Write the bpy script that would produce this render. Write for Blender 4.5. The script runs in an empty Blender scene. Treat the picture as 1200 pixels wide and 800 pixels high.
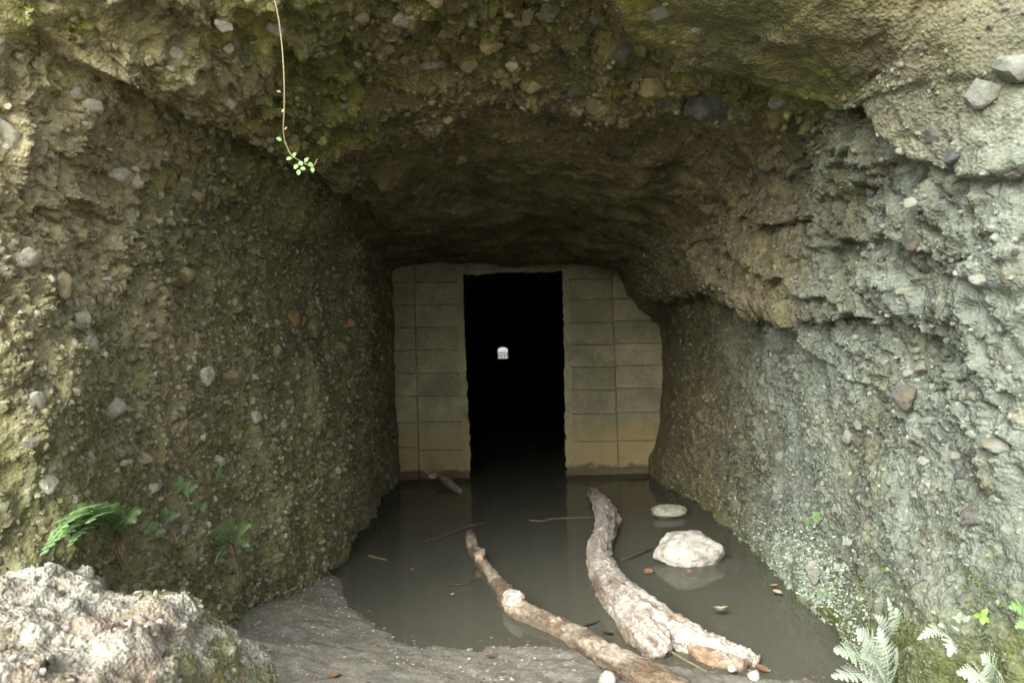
import bpy, bmesh, math, random
import numpy as np
from mathutils import Vector, Matrix

random.seed(7)
RNG = np.random.default_rng(7)
SC = bpy.context.scene
COL = SC.collection

# ------------------------------------------------------------------ camera
F = 900.0                       # focal length in pixels of a 1200 px wide picture
ROLL = math.radians(1.5)
PITCH = math.atan(11 / F)
CAM = np.array([0.0, 0.0, 1.5])
fwd = np.array([0, math.cos(PITCH), math.sin(PITCH)])
r0 = np.array([1.0, 0, 0]); u0 = np.cross(r0, fwd)
RIGHT = math.cos(ROLL) * r0 - math.sin(ROLL) * u0
UP = math.sin(ROLL) * r0 + math.cos(ROLL) * u0
cam_data = bpy.data.cameras.new('camera')
cam = bpy.data.objects.new('camera', cam_data); COL.objects.link(cam)
m = Matrix(((RIGHT[0], UP[0], -fwd[0], CAM[0]), (RIGHT[1], UP[1], -fwd[1], CAM[1]),
            (RIGHT[2], UP[2], -fwd[2], CAM[2]), (0, 0, 0, 1)))
cam.matrix_world = m
cam_data.sensor_width = 36.0
cam_data.lens = 36.0 * F / 1200
cam_data.clip_start = 0.05; cam_data.clip_end = 2000
cam_data.dof.use_dof = True
cam_data.dof.focus_distance = 6.0
cam_data.dof.aperture_fstop = 5.0
SC.camera = cam

# ------------------------------------------------------------------ sky, sun, exposure
SUN_EL = math.radians(34)
SUN_AZ = math.radians(208)      # compass style: light comes from behind the camera, a little from its left
world = bpy.data.worlds.new('World'); SC.world = world; world.use_nodes = True
nt = world.node_tree; nt.nodes.clear()
sky = nt.nodes.new('ShaderNodeTexSky'); sky.sky_type = 'NISHITA'; sky.sun_disc = False
sky.sun_elevation = SUN_EL; sky.sun_rotation = SUN_AZ
sky.air_density = 1.0; sky.dust_density = 2.5; sky.ozone_density = 1.0
hs = nt.nodes.new('ShaderNodeHueSaturation'); hs.inputs['Saturation'].default_value = 0.28
bg = nt.nodes.new('ShaderNodeBackground'); bg.inputs['Strength'].default_value = 0.12
wo = nt.nodes.new('ShaderNodeOutputWorld')
nt.links.new(sky.outputs[0], hs.inputs['Color']); nt.links.new(hs.outputs[0], bg.inputs[0]); nt.links.new(bg.outputs[0], wo.inputs[0])
sun_data = bpy.data.lights.new('sun', 'SUN'); sun_data.energy = 1.5; sun_data.angle = math.radians(50); sun_data.color = (1, 0.985, 0.94)
sun = bpy.data.objects.new('sun', sun_data); COL.objects.link(sun)
sd = Vector((math.sin(SUN_AZ) * math.cos(SUN_EL), math.cos(SUN_AZ) * math.cos(SUN_EL), math.sin(SUN_EL)))
sun.rotation_euler = sd.to_track_quat('Z', 'Y').to_euler()
SC.view_settings.view_transform = 'Standard'; SC.view_settings.look = 'None'
SC.view_settings.exposure = 2.45; SC.view_settings.gamma = 1.0; SC.view_settings.use_curve_mapping = False
SC.render.engine = 'CYCLES'
SC.cycles.use_denoising = True
SC.cycles.max_bounces = 6; SC.cycles.diffuse_bounces = 4; SC.cycles.transparent_max_bounces = 6
SC.cycles.use_adaptive_sampling = True; SC.cycles.adaptive_threshold = 0.02

# ------------------------------------------------------------------ helpers
def P(px, py, Y):
    d = fwd + (px - 600) / F * RIGHT + (400 - py) / F * UP
    return CAM + d * (Y / d[1])
def Pz(px, py, z):
    d = fwd + (px - 600) / F * RIGHT + (400 - py) / F * UP
    return CAM + d * ((z - CAM[2]) / d[2])
def project(p):
    q = p - CAM
    dz = q @ fwd
    return 600 + F * (q @ RIGHT) / dz, 400 - F * (q @ UP) / dz, dz

def _h(ix, iy, iz, seed):
    h = (ix.astype(np.uint32) * np.uint32(374761393)) ^ (iy.astype(np.uint32) * np.uint32(668265263)) ^ (iz.astype(np.uint32) * np.uint32(2147483647 - 1640531)) ^ np.uint32((seed * 974634777 + 12345) & 0xffffffff)
    h = (h ^ (h >> np.uint32(13))) * np.uint32(1274126177)
    h = (h ^ (h >> np.uint32(16))) * np.uint32(2246822519)
    h = h ^ (h >> np.uint32(15))
    return (h & np.uint32(0xffffff)).astype(np.float32) / np.float32(0xffffff)
def vnoise(p, seed=0):
    p = p.astype(np.float32)
    i = np.floor(p).astype(np.int32); f = p - i
    f = f * f * f * (f * (f * 6 - 15) + 10)
    r = 0
    for dx in (0, 1):
        wx = f[:, 0] if dx else 1 - f[:, 0]
        for dy in (0, 1):
            wy = f[:, 1] if dy else 1 - f[:, 1]
            for dz in (0, 1):
                wz = f[:, 2] if dz else 1 - f[:, 2]
                r = r + wx * wy * wz * _h(i[:, 0] + dx, i[:, 1] + dy, i[:, 2] + dz, seed)
    return r * 2 - 1
def fbm(p, octaves=4, seed=0, gain=0.5, lac=2.03):
    r = 0; a = 1.0; t = 0
    for k in range(octaves):
        r = r + a * vnoise(p * (lac ** k) + 17.3 * k, seed + k); t += a; a *= gain
    return r / t
def ridged(p, octaves=3, seed=0):
    r = 0; a = 1.0; t = 0
    for k in range(octaves):
        r = r + a * (1 - 2 * np.abs(vnoise(p * (2.1 ** k) + 9.1 * k, seed + k))); t += a; a *= 0.5
    return r / t
def pebbles(p, seed, prob=0.7):
    """angular bumps scattered in space; returns height (in cell units) and the random id of the pebble"""
    p = p.astype(np.float32)
    i = np.floor(p - .5).astype(np.int32)
    best = np.zeros(len(p), np.float32); bid = np.zeros(len(p), np.float32)
    for dx in (0, 1):
        for dy in (0, 1):
            for dz in (0, 1):
                cx, cy, cz = i[:, 0] + dx, i[:, 1] + dy, i[:, 2] + dz
                a = _h(cx, cy, cz, seed + 1); b = _h(cx, cy, cz, seed + 2); c = _h(cx, cy, cz, seed + 3)
                rad = 0.25 + 0.42 * a * a
                qx = p[:, 0] - cx - .25 - .5 * b; qy = p[:, 1] - cy - .25 - .5 * c; qz = p[:, 2] - cz - .5
                ta, tb = b * 2 - 1, c * 2 - 1
                d2 = np.maximum(np.maximum(np.abs(qx + qy * ta), np.abs(qy - qz * tb)), np.abs(qz + qx * (a - .5))) * .65 + .45 * np.sqrt(qx * qx + qy * qy + qz * qz)
                h = np.minimum(np.maximum(0, 1 - d2 / rad) * 1.9, 1.0 - .25 * d2 / rad) * rad
                h = np.where((_h(cx, cy, cz, seed) < prob) & (h > 0), h, 0)
                w = h > best
                best = np.where(w, h, best); bid = np.where(w, b, bid)
    return best, bid
def facets(p, seed):
    """fractured rock: every cell a tilted plane"""
    p = p.astype(np.float32)
    i = np.floor(p - .5).astype(np.int32)
    best = np.full(len(p), 9, np.float32); val = np.zeros(len(p), np.float32)
    for dx in (0, 1):
        for dy in (0, 1):
            for dz in (0, 1):
                cx, cy, cz = i[:, 0] + dx, i[:, 1] + dy, i[:, 2] + dz
                a = _h(cx, cy, cz, seed); b = _h(cx, cy, cz, seed + 1); c = _h(cx, cy, cz, seed + 2)
                qx = p[:, 0] - cx - .2 - .6 * a; qy = p[:, 1] - cy - .2 - .6 * b; qz = p[:, 2] - cz - .2 - .6 * c
                dd = qx * qx + qy * qy + qz * qz
                v = (qx * (2 * b - 1) + qy * (2 * c - 1) + qz * (2 * a - 1)) * 1.2 + (a + b - c - .5) * .8
                w = dd < best
                best = np.where(w, dd, best); val = np.where(w, v, val)
    return val
def sstep(a, b, x):
    t = np.clip((x - a) / (b - a), 0, 1); return t * t * (3 - 2 * t)

def mesh_np(name, verts, faces, smooth=True):
    """faces: (n,3) or (n,4) int array"""
    me = bpy.data.meshes.new(name)
    verts = np.ascontiguousarray(verts, np.float32); faces = np.ascontiguousarray(faces, np.int32)
    k = faces.shape[1]; n = len(faces)
    me.vertices.add(len(verts)); me.vertices.foreach_set('co', verts.ravel())
    me.loops.add(n * k); me.loops.foreach_set('vertex_index', faces.ravel())
    me.polygons.add(n); me.polygons.foreach_set('loop_start', np.arange(0, n * k, k, dtype=np.int32))
    me.polygons.foreach_set('use_smooth', np.full(n, smooth))
    me.update(calc_edges=True)
    return me
def set_col(me, cols, name='base'):
    at = me.color_attributes.new(name, 'FLOAT_COLOR', 'POINT')
    c = np.ones((len(me.vertices), 4), np.float32); c[:, :3] = cols
    at.data.foreach_set('color', c.ravel())
def obj(name, me, mat=None, parent=None):
    o = bpy.data.objects.new(name, me); COL.objects.link(o)
    if mat is not None and len(me.materials) == 0: me.materials.append(mat)
    if parent is not None: o.parent = parent
    return o
def tag(o, label=None, cat=None, group=None, kind=None):
    if label: o['label'] = label
    if cat: o['category'] = cat
    if group: o['group'] = group
    if kind: o['kind'] = kind
    return o
def empty(name, loc):
    o = bpy.data.objects.new(name, None); COL.objects.link(o); o.location = loc; o.empty_display_size = 0.05
    return o
def local(o, pts):
    return np.asarray(pts) - np.array(o.location)
def grid_faces(nu, nv, wrap_v=False):
    i = np.arange(nu - 1)[:, None]; j = np.arange(nv if wrap_v else nv - 1)[None, :]
    j2 = (j + 1) % nv
    a = i * nv + j; b = i * nv + j2; c = (i + 1) * nv + j2; d = (i + 1) * nv + j
    return np.stack([a, b, c, d], -1).reshape(-1, 4)

# ------------------------------------------------------------------ materials
def mat_new(name):
    mt = bpy.data.materials.new(name); mt.use_nodes = True
    n = mt.node_tree; b = n.nodes['Principled BSDF']
    return mt, n, b
def N(n, t, **kw):
    x = n.nodes.new(t)
    for k, v in kw.items():
        if k in x.inputs: x.inputs[k].default_value = v
        else: setattr(x, k, v)
    return x
def mixc(n, a, b, fac, mode='MIX'):
    x = n.nodes.new('ShaderNodeMix'); x.data_type = 'RGBA'; x.blend_type = mode
    for i, v in ((6, a), (7, b), (0, fac)):
        if isinstance(v, bpy.types.NodeSocket): n.links.new(v, x.inputs[i])
        elif isinstance(v, tuple): x.inputs[i].default_value = (*v, 1) if len(v) == 3 else v
        else: x.inputs[i].default_value = v
    return x.outputs[2]
def ramp(n, src, stops):
    r = n.nodes.new('ShaderNodeValToRGB')
    while len(r.color_ramp.elements) > 1: r.color_ramp.elements.remove(r.color_ramp.elements[-1])
    for i, (p, c) in enumerate(stops):
        e = r.color_ramp.elements[0] if i == 0 else r.color_ramp.elements.new(p)
        e.position = p; e.color = (*c, 1) if isinstance(c, tuple) else (c, c, c, 1)
    n.links.new(src, r.inputs[0]); return r.outputs[0]
def noise(n, co, scale, detail=4, rough=0.6):
    x = N(n, 'ShaderNodeTexNoise', Scale=scale, Detail=detail, Roughness=rough)
    n.links.new(co, x.inputs['Vector']); return x.outputs['Fac']
def bump(n, b, h, strength, dist):
    x = N(n, 'ShaderNodeBump', Strength=strength, Distance=dist)
    n.links.new(h, x.inputs['Height']); n.links.new(x.outputs[0], b.inputs['Normal']); return x

def mat_attr(name, rough=0.92, fine=1.0, bscale=70, bstr=0.6, bdist=0.012, spec=0.25):
    """colour from the mesh's own mottled colour attribute, with finer grain and relief on top"""
    mt, n, b = mat_new(name)
    at = N(n, 'ShaderNodeAttribute', attribute_name='base')
    geo = N(n, 'ShaderNodeNewGeometry')
    co = geo.outputs['Position']
    f1 = noise(n, co, 45, 3, 0.75); f2 = noise(n, co, 190, 2, 0.7)
    g = mixc(n, ramp(n, f1, [(0.25, 0.55), (0.75, 1.45)]), ramp(n, f2, [(0.3, 0.6), (0.7, 1.4)]), 0.5, 'MULTIPLY')
    c = mixc(n, at.outputs['Color'], g, 0.85 * fine, 'MULTIPLY')
    n.links.new(c, b.inputs['Base Color'])
    b.inputs['Roughness'].default_value = rough; b.inputs['Specular IOR Level'].default_value = spec
    v = N(n, 'ShaderNodeTexVoronoi', Scale=bscale); n.links.new(co, v.inputs['Vector'])
    hsum = N(n, 'ShaderNodeMath', operation='MULTIPLY_ADD'); n.links.new(noise(n, co, bscale * 0.7, 3, 0.75), hsum.inputs[0]); hsum.inputs[1].default_value = 1.4
    n.links.new(v.outputs['Distance'], hsum.inputs[2])
    bump(n, b, hsum.outputs[0], bstr, bdist)
    return mt
M_ROCK = mat_attr('conglomerate_rock')
M_MUD = mat_attr('mud', rough=0.75, bscale=120, bstr=0.5, bdist=0.006, spec=0.35)
M_BANK = mat_attr('crumbly_bank', bscale=110, bstr=0.8, bdist=0.012)
M_WOOD = mat_attr('weathered_wood', bscale=90, bstr=0.5, bdist=0.006, rough=0.85)
M_PEB = mat_attr('pebble_mix', bscale=120, bstr=0.35, bdist=0.005)

def mat_stone(name, c0, c1):
    mt, n, b = mat_new(name)
    oi = N(n, 'ShaderNodeObjectInfo'); tc = N(n, 'ShaderNodeTexCoord')
    geo = N(n, 'ShaderNodeNewGeometry'); co = geo.outputs['Position']
    base = mixc(n, c0, c1, oi.outputs['Random'])
    f = noise(n, co, 28, 5, 0.65)
    c = mixc(n, base, ramp(n, f, [(0.3, 0.5), (0.7, 1.35)]), 0.9, 'MULTIPLY')
    dirt = noise(n, co, 14, 3, 0.6)
    c = mixc(n, c, (0.10, 0.085, 0.05), ramp(n, dirt, [(0.52, 0.0), (0.66, 0.75)]))
    n.links.new(c, b.inputs['Base Color']); b.inputs['Roughness'].default_value = 0.85
    b.inputs['Specular IOR Level'].default_value = 0.3
    bump(n, b, noise(n, co, 60, 6, 0.7), 0.5, 0.012)
    return mt
M_ST = {'pale': mat_stone('stone_pale', (0.35, 0.335, 0.25), (0.27, 0.26, 0.195)),
        'tan': mat_stone('stone_tan', (0.20, 0.165, 0.085), (0.16, 0.135, 0.075)),
        'orange': mat_stone('stone_rust', (0.27, 0.16, 0.06), (0.22, 0.14, 0.06)),
        'dark': mat_stone('stone_dark', (0.05, 0.053, 0.05), (0.075, 0.072, 0.058)),
        'grey': mat_stone('stone_grey', (0.13, 0.14, 0.118), (0.17, 0.178, 0.145)),
        'white': mat_stone('stone_white', (0.40, 0.385, 0.33), (0.33, 0.315, 0.265))}

def mat_concrete():
    mt, n, b = mat_new('concrete_block')
    geo = N(n, 'ShaderNodeNewGeometry'); co = geo.outputs['Position']; oi = N(n, 'ShaderNodeObjectInfo')
    c = mixc(n, (0.29, 0.265, 0.165), (0.21, 0.193, 0.118), oi.outputs['Random'])
    c = mixc(n, c, ramp(n, noise(n, co, 3.2, 6, 0.7), [(0.3, 0.55), (0.7, 1.3)]), 0.8, 'MULTIPLY')
    c = mixc(n, c, ramp(n, noise(n, co, 38, 4, 0.7), [(0.3, 0.7), (0.7, 1.25)]), 0.8, 'MULTIPLY')
    # ochre flood stain up to knee height, its upper edge ragged
    sx = N(n, 'ShaderNodeSeparateXYZ'); n.links.new(co, sx.inputs[0])
    ad = N(n, 'ShaderNodeMath', operation='MULTIPLY_ADD'); n.links.new(noise(n, co, 5, 4, 0.6), ad.inputs[0]); ad.inputs[1].default_value = 0.22; n.links.new(sx.outputs[2], ad.inputs[2])
    st = ramp(n, ad.outputs[0], [(0.62, 1.0), (0.80, 0.0)])
    c = mixc(n, c, (0.26, 0.20, 0.085), mixc(n, (0, 0, 0), st, 0.75))
    wet = ramp(n, ad.outputs[0], [(0.20, 1.0), (0.235, 0.0)])
    c = mixc(n, c, (0.06, 0.045, 0.025), mixc(n, (0, 0, 0), wet, 0.9))
    mz = noise(n, co, 2.1, 5, 0.65)
    c = mixc(n, c, (0.10, 0.12, 0.05), ramp(n, mz, [(0.52, 0.0), (0.72, 0.7)]))
    n.links.new(c, b.inputs['Base Color']); b.inputs['Roughness'].default_value = 0.9
    bump(n, b, noise(n, co, 55, 6, 0.7), 0.4, 0.01)
    return mt
M_CON = mat_concrete()
def mat_simple(name, c0, c1, scale=12, rough=0.8, trans=0.0, bstr=0.3):
    mt, n, b = mat_new(name)
    geo = N(n, 'ShaderNodeNewGeometry'); co = geo.outputs['Position']
    n.links.new(mixc(n, c0, c1, ramp(n, noise(n, co, scale, 4, 0.6), [(0.35, 0.0), (0.65, 1.0)])), b.inputs['Base Color'])
    b.inputs['Roughness'].default_value = rough
    bump(n, b, noise(n, co, scale * 5, 4, 0.6), bstr, 0.004)
    if trans:
        t = N(n, 'ShaderNodeBsdfTranslucent'); t.inputs[0].default_value = (*[x * 1.3 for x in c0], 1)
        mx = N(n, 'ShaderNodeMixShader'); mx.inputs[0].default_value = trans
        n.links.new(b.outputs[0], mx.inputs[1]); n.links.new(t.outputs[0], mx.inputs[2])
        n.links.new(mx.outputs[0], n.nodes['Material Output'].inputs[0])
    return mt
M_FERN = mat_simple('fern_green', (0.17, 0.29, 0.10), (0.25, 0.38, 0.17), 9, 0.5, 0.3)
M_FERN_LIT = mat_simple('fern_overlit', (0.36, 0.44, 0.32), (0.55, 0.60, 0.51), 9, 0.4, 0.25)  # strong light on these ferns is put into a whitened leaf colour
M_VLEAF = mat_simple('vine_leaf', (0.09, 0.19, 0.04), (0.13, 0.24, 0.06), 20, 0.5, 0.2)
M_LEAFY = mat_simple('leaf_yellow_green', (0.13, 0.22, 0.035), (0.17, 0.26, 0.05), 20, 0.5, 0.3)
M_TINY = mat_simple('tiny_leaf', (0.18, 0.23, 0.155), (0.33, 0.37, 0.30), 14, 0.6, 0.15)
M_MOSS = mat_simple('moss', (0.05, 0.075, 0.014), (0.10, 0.125, 0.026), 20, 0.9, 0.15)
M_DRY = mat_simple('dry_stalk', (0.16, 0.10, 0.05), (0.27, 0.19, 0.11), 30, 0.9)
M_VINE = mat_simple('vine_stem', (0.17, 0.135, 0.075), (0.22, 0.18, 0.10), 20, 0.8)
M_DARKW = mat_simple('wet_twig', (0.035, 0.026, 0.018), (0.07, 0.05, 0.03), 30, 0.5)
M_TANW = mat_simple('pale_twig', (0.17, 0.13, 0.07), (0.13, 0.10, 0.055), 30, 0.7)
M_LEAFB = mat_simple('brown_leaf', (0.10, 0.05, 0.025), (0.16, 0.09, 0.045), 40, 0.8)
M_LEAFT = mat_simple('tan_leaf', (0.26, 0.19, 0.11), (0.32, 0.25, 0.16), 40, 0.7)
M_HOSE = mat_simple('dark_hose', (0.012, 0.016, 0.03), (0.02, 0.024, 0.04), 30, 0.4)
M_IRON = mat_simple('old_iron', (0.05, 0.045, 0.04), (0.08, 0.06, 0.05), 10, 0.7)

def mat_water():
    mt, n, b = mat_new('murky_water')
    n.nodes.remove(b)
    geo = N(n, 'ShaderNodeNewGeometry'); co = geo.outputs['Position']
    tr = N(n, 'ShaderNodeBsdfTransparent'); tr.inputs[0].default_value = (0.62, 0.60, 0.46, 1)
    df = N(n, 'ShaderNodeBsdfDiffuse')
    n.links.new(mixc(n, (0.138, 0.138, 0.104), (0.112, 0.112, 0.085), noise(n, co, 1.3, 3, 0.6)), df.inputs[0])
    mx = N(n, 'ShaderNodeMixShader'); mx.inputs[0].default_value = 0.54
    n.links.new(tr.outputs[0], mx.inputs[1]); n.links.new(df.outputs[0], mx.inputs[2])
    gl = N(n, 'ShaderNodeBsdfGlossy', Roughness=0.06); gl.inputs[0].default_value = (.58, .58, .56, 1)
    fr = N(n, 'ShaderNodeFresnel', IOR=1.33)
    m2 = N(n, 'ShaderNodeMixShader'); n.links.new(fr.outputs[0], m2.inputs[0])
    n.links.new(mx.outputs[0], m2.inputs[1]); n.links.new(gl.outputs[0], m2.inputs[2])
    bp = N(n, 'ShaderNodeBump', Strength=0.05, Distance=0.02); n.links.new(noise(n, co, 5, 3, 0.5), bp.inputs['Height'])
    n.links.new(bp.outputs[0], gl.inputs['Normal']); n.links.new(bp.outputs[0], fr.inputs['Normal'])
    n.links.new(m2.outputs[0], n.nodes['Material Output'].inputs[0])
    return mt
M_WATER = mat_water()

# ------------------------------------------------------------------ the cave: one surface lofted through cross sections
def px_station(Y, pts):
    out = [P(a, b, Y) for a, b in pts]
    a = out[0].copy(); a[2] -= 0.7; z = out[-1].copy(); z[2] -= 0.7
    return np.array([a] + out + [z])
def arch_station(Y, cx, hw, h, z0=0.0):
    pts = [(-1, 0), (-1, .25), (-1, .5), (-1, .72), (-.8, .9), (-.42, .98), (0, 1), (.42, .98), (.8, .9), (.96, .78), (1, .65), (1, .5), (1, .25), (1, 0)]
    out = [np.array([cx + a * hw, Y, z0 + b * h]) for a, b in pts]
    a = out[0].copy(); a[2] -= .7; z = out[-1].copy(); z[2] -= .7
    return np.array([a] + out + [z])
SA = [(467, 560), (464, 490), (461, 430), (459, 346), (464, 313), (530, 307), (600, 312), (660, 309), (721, 318), (740, 352), (773, 384), (776, 430), (774, 490), (758, 560)]
SB = [(430, 604), (428, 520), (425, 440), (424, 345), (425, 279), (505, 272), (600, 270), (692, 272), (761, 287), (803, 332), (826, 340), (832, 410), (831, 500), (829, 604)]
SCc = [(375, 671), (370, 580), (364, 480), (352, 322), (396, 234), (480, 212), (600, 215), (720, 222), (846, 250), (886, 346), (908, 353), (909, 430), (906, 540), (903, 671)]
SD = [(300, 732), (288, 620), (278, 480), (264, 300), (346, 184), (450, 140), (600, 128), (760, 140), (926, 196), (962, 356), (976, 368), (975, 440), (968, 560), (960, 732)]
SE = [(195, 808), (168, 650), (148, 470), (128, 280), (240, 118), (430, 30), (600, 8), (800, 28), (1005, 118), (1050, 345), (1062, 405), (1062, 460), (1050, 600), (1020, 808)]
SF = [(66, 911), (46, 700), (24, 450), (-36, 240), (74, 25), (350, -130), (600, -165), (860, -110), (1110, 20), (1165, 325), (1176, 420), (1175, 500), (1165, 680), (1150, 911)]
G = np.array([(-2.2, 2.35, -.7), (-2.2, 2.35, 0), (-2.25, 2.35, .6), (-2.45, 2.35, 1.3), (-2.5, 2.35, 2.1), (-2.1, 2.4, 3.1), (-.9, 2.6, 4.0), (0, 2.7, 4.2), (.9, 2.6, 4.0), (1.85, 2.25, 3.1), (2.12, 2.2, 2.0), (2.2, 2.2, 1.45), (2.2, 2.2, 1.1), (2.12, 2.2, .6), (2.08, 2.2, 0), (2.08, 2.2, -.7)])
H = np.array([(-3.4, 1.9, -.7), (-3.4, 1.9, 0), (-3.4, 1.9, .8), (-3.5, 1.9, 1.7), (-3.4, 1.95, 2.9), (-2.8, 2.2, 4.4), (-1.2, 2.6, 5.6), (0, 2.75, 5.8), (1.2, 2.6, 5.6), (2.4, 2.2, 4.6), (3.0, 1.95, 3.0), (3.1, 1.9, 2.1), (3.1, 1.9, 1.5), (3.05, 1.9, .8), (3, 1.9, 0), (3, 1.9, -.7)])
I = np.array([(-8, 1.2, -.7), (-8, 1.2, 0), (-8, 1.3, 1.2), (-8, 1.5, 3), (-7.5, 1.8, 5.5), (-6, 2.6, 8.5), (-3, 3.2, 10), (0, 3.4, 10.5), (3, 3.2, 10), (6, 2.6, 8.5), (7.5, 1.9, 6), (8, 1.6, 4), (8, 1.5, 2.6), (8, 1.3, 1.2), (8, 1.2, 0), (8, 1.2, -.7)])
TUNX = lambda Y: -0.2 + (-1.85 + 0.2) * (Y - 9) / 141
stations = [arch_station(150, TUNX(150), 1.0, 2.25), arch_station(146, TUNX(146), 1.02, 2.6), arch_station(70, TUNX(70) + .1, 1.5, 2.9), arch_station(15, .15, 1.5, 2.9), px_station(9.9, SA), px_station(9.18, SA), px_station(7.0, SB), px_station(5.2, SCc),
            px_station(4.2, SD), px_station(3.4, SE), px_station(2.7, SF), G, H, I]
counts = [3, 10, 14, 14, 10, 120, 138, 106, 98, 78, 40, 30, 20]
ST = np.stack(stations)
def catmull(Pm, q):
    """Pm (n,...) sampled at fractional index q"""
    n = len(Pm); k = np.clip(np.floor(q).astype(int), 0, n - 2); t = (q - k)
    sh = (-1,) + (1,) * (Pm.ndim - 1); t = t.reshape(sh)
    p1 = Pm[k]; p2 = Pm[k + 1]; p0 = Pm[np.maximum(k - 1, 0)]; p3 = Pm[np.minimum(k + 2, n - 1)]
    m1 = (p2 - p0) * .5 * .8; m2 = (p3 - p1) * .5 * .8
    return (2 * t ** 3 - 3 * t ** 2 + 1) * p1 + (t ** 3 - 2 * t ** 2 + t) * m1 + (-2 * t ** 3 + 3 * t ** 2) * p2 + (t ** 3 - t ** 2) * m2
q = np.concatenate([i + np.arange(c) / c for i, c in enumerate(counts)] + [[len(counts)]])
rows = catmull(ST, q)                                     # (NT,16,3)
seglen = np.linalg.norm(np.diff(ST[6:10], axis=1), axis=-1).mean(0)
seglen[0] *= .25; seglen[-1] *= .25
NSEG = np.maximum(6, np.round(seglen / seglen.sum() * 1000)).astype(int)
uq = np.concatenate([i + np.arange(c) / c for i, c in enumerate(NSEG)] + [[len(NSEG)]])
shell = catmull(np.transpose(rows, (1, 0, 2)), uq)        # (NS,NT,3)
NS, NT = shell.shape[:2]
def grid_normals(g):
    du = np.gradient(g, axis=0); dv = np.gradient(g, axis=1)
    nn = np.cross(du, dv); nn /= np.linalg.norm(nn, axis=-1, keepdims=True) + 1e-9
    return nn
nrm = grid_normals(shell)
mid = shell[NS // 2, NT // 2]
if nrm[NS // 2, NT // 2][2] > 0: nrm = -nrm               # ceiling normal must look down, into the void
p = shell.reshape(-1, 3); nv = nrm.reshape(-1, 3)
x, y, z = p.T
U = np.repeat(uq, NT)
near = sstep(9.6, 8.9, y)                                 # no relief needed deep in the tunnel
wl = sstep(5.4, 4.4, U); wr = sstep(8.4, 9.6, U); wc = 1 - np.clip(wl + wr, 0, 1)
out = sstep(4.6, 3.0, y)                                  # weathered towards the mouth
d = 0.11 * fbm(p * 0.9, 3, 1) * sstep(9.1, 7.6, y)
d += 0.065 * fbm(p * 2.6, 3, 5) * sstep(9.3, 8.0, y)
d += 0.030 * fbm(p * 8.0, 3, 9)
d += 0.012 * fbm(p * 26.0, 3, 14)
# bedded ledges on the right-hand rock: each bed bulges, then breaks back underneath
qv = z - 0.34 * y + 0.20 * fbm(p * 0.9, 2, 30) + 0.07 * fbm(p * 3.1, 2, 33)
led = 1 - np.mod(qv / 0.36, 1.0); led = np.where(led > 0.94, (1 - led) / 0.06, led)
qv2 = z - 0.30 * y + 0.16 * fbm(p * 2.2, 3, 35)
led2 = 1 - np.mod(qv2 / 0.13 + 0.3, 1.0); led2 = np.where(led2 > 0.9, (1 - led2) / 0.1, led2)
lw = sstep(8.4, 9.4, U) * sstep(12.8, 10.9, U) * sstep(6.8, 5.0, y)
d += lw * (0.10 * led * (0.55 + 0.9 * fbm(p * 1.3, 2, 40)) + 0.03 * led2 * sstep(-.1, .3, fbm(p * 2, 2, 42)))
warp = p + 0.06 * np.stack([fbm(p * 4, 2, 90), fbm(p * 4, 2, 92), fbm(p * 4, 2, 94)], 1)
fa1 = facets(warp / np.array([.30, .30, .20]), 300); fa2 = facets(warp / .11, 310); fa3 = facets(warp / .05, 320)
hk = 0.2 + 0.8 * np.clip(lw * (0.4 + 0.6 * out) * 1.3 + wl * out * sstep(1.2, 2.2, z) + wc * sstep(4.4, 3.6, y), 0, 1)
d += hk * sstep(9.2, 8.2, y) * (0.042 * fa1 + 0.026 * fa2 + 0.014 * fa3)
# the smooth slab hanging in the upper right part of the ceiling; its edge is the long crack
PX, PY, PD = project(p)
def near_px(a, b):
    k_ = np.argmin((PX - a) ** 2 + (PY - b) ** 2 + np.where((PD > 1) & (U > 5) & (U < 10), 0, 1e9)); return p[k_]
cr = np.array([near_px(*q_) for q_ in ((690, -60), (738, -6), (800, 28), (850, 50), (930, 78), (1000, 96), (1040, 110))])
ls = np.interp(x + 0.05 * fbm(p * 4, 2, 77), np.concatenate([[cr[0, 0] - 1], cr[:, 0], [cr[-1, 0] + .15]]), np.concatenate([[cr[0, 1] - .8], cr[:, 1], [cr[-1, 1] - .5]])) - (y + 0.05 * fbm(p * 5, 2, 71))
slab = sstep(-0.01, 0.03, ls) * sstep(6.3, 6.9, U) * sstep(9.8, 9.2, U) * sstep(2.0, 2.7, y)
d = d * (1 - .75 * slab) + slab * (.16 + .05 * fbm(p * np.array([1.2, 3.0, 3.0]), 3, 76))
d -= 0.13 * np.exp(-((ls + .05) / 0.045) ** 2) * sstep(6.3, 6.9, U) * sstep(9.8, 9.3, U) * sstep(2.0, 2.7, y)
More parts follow.
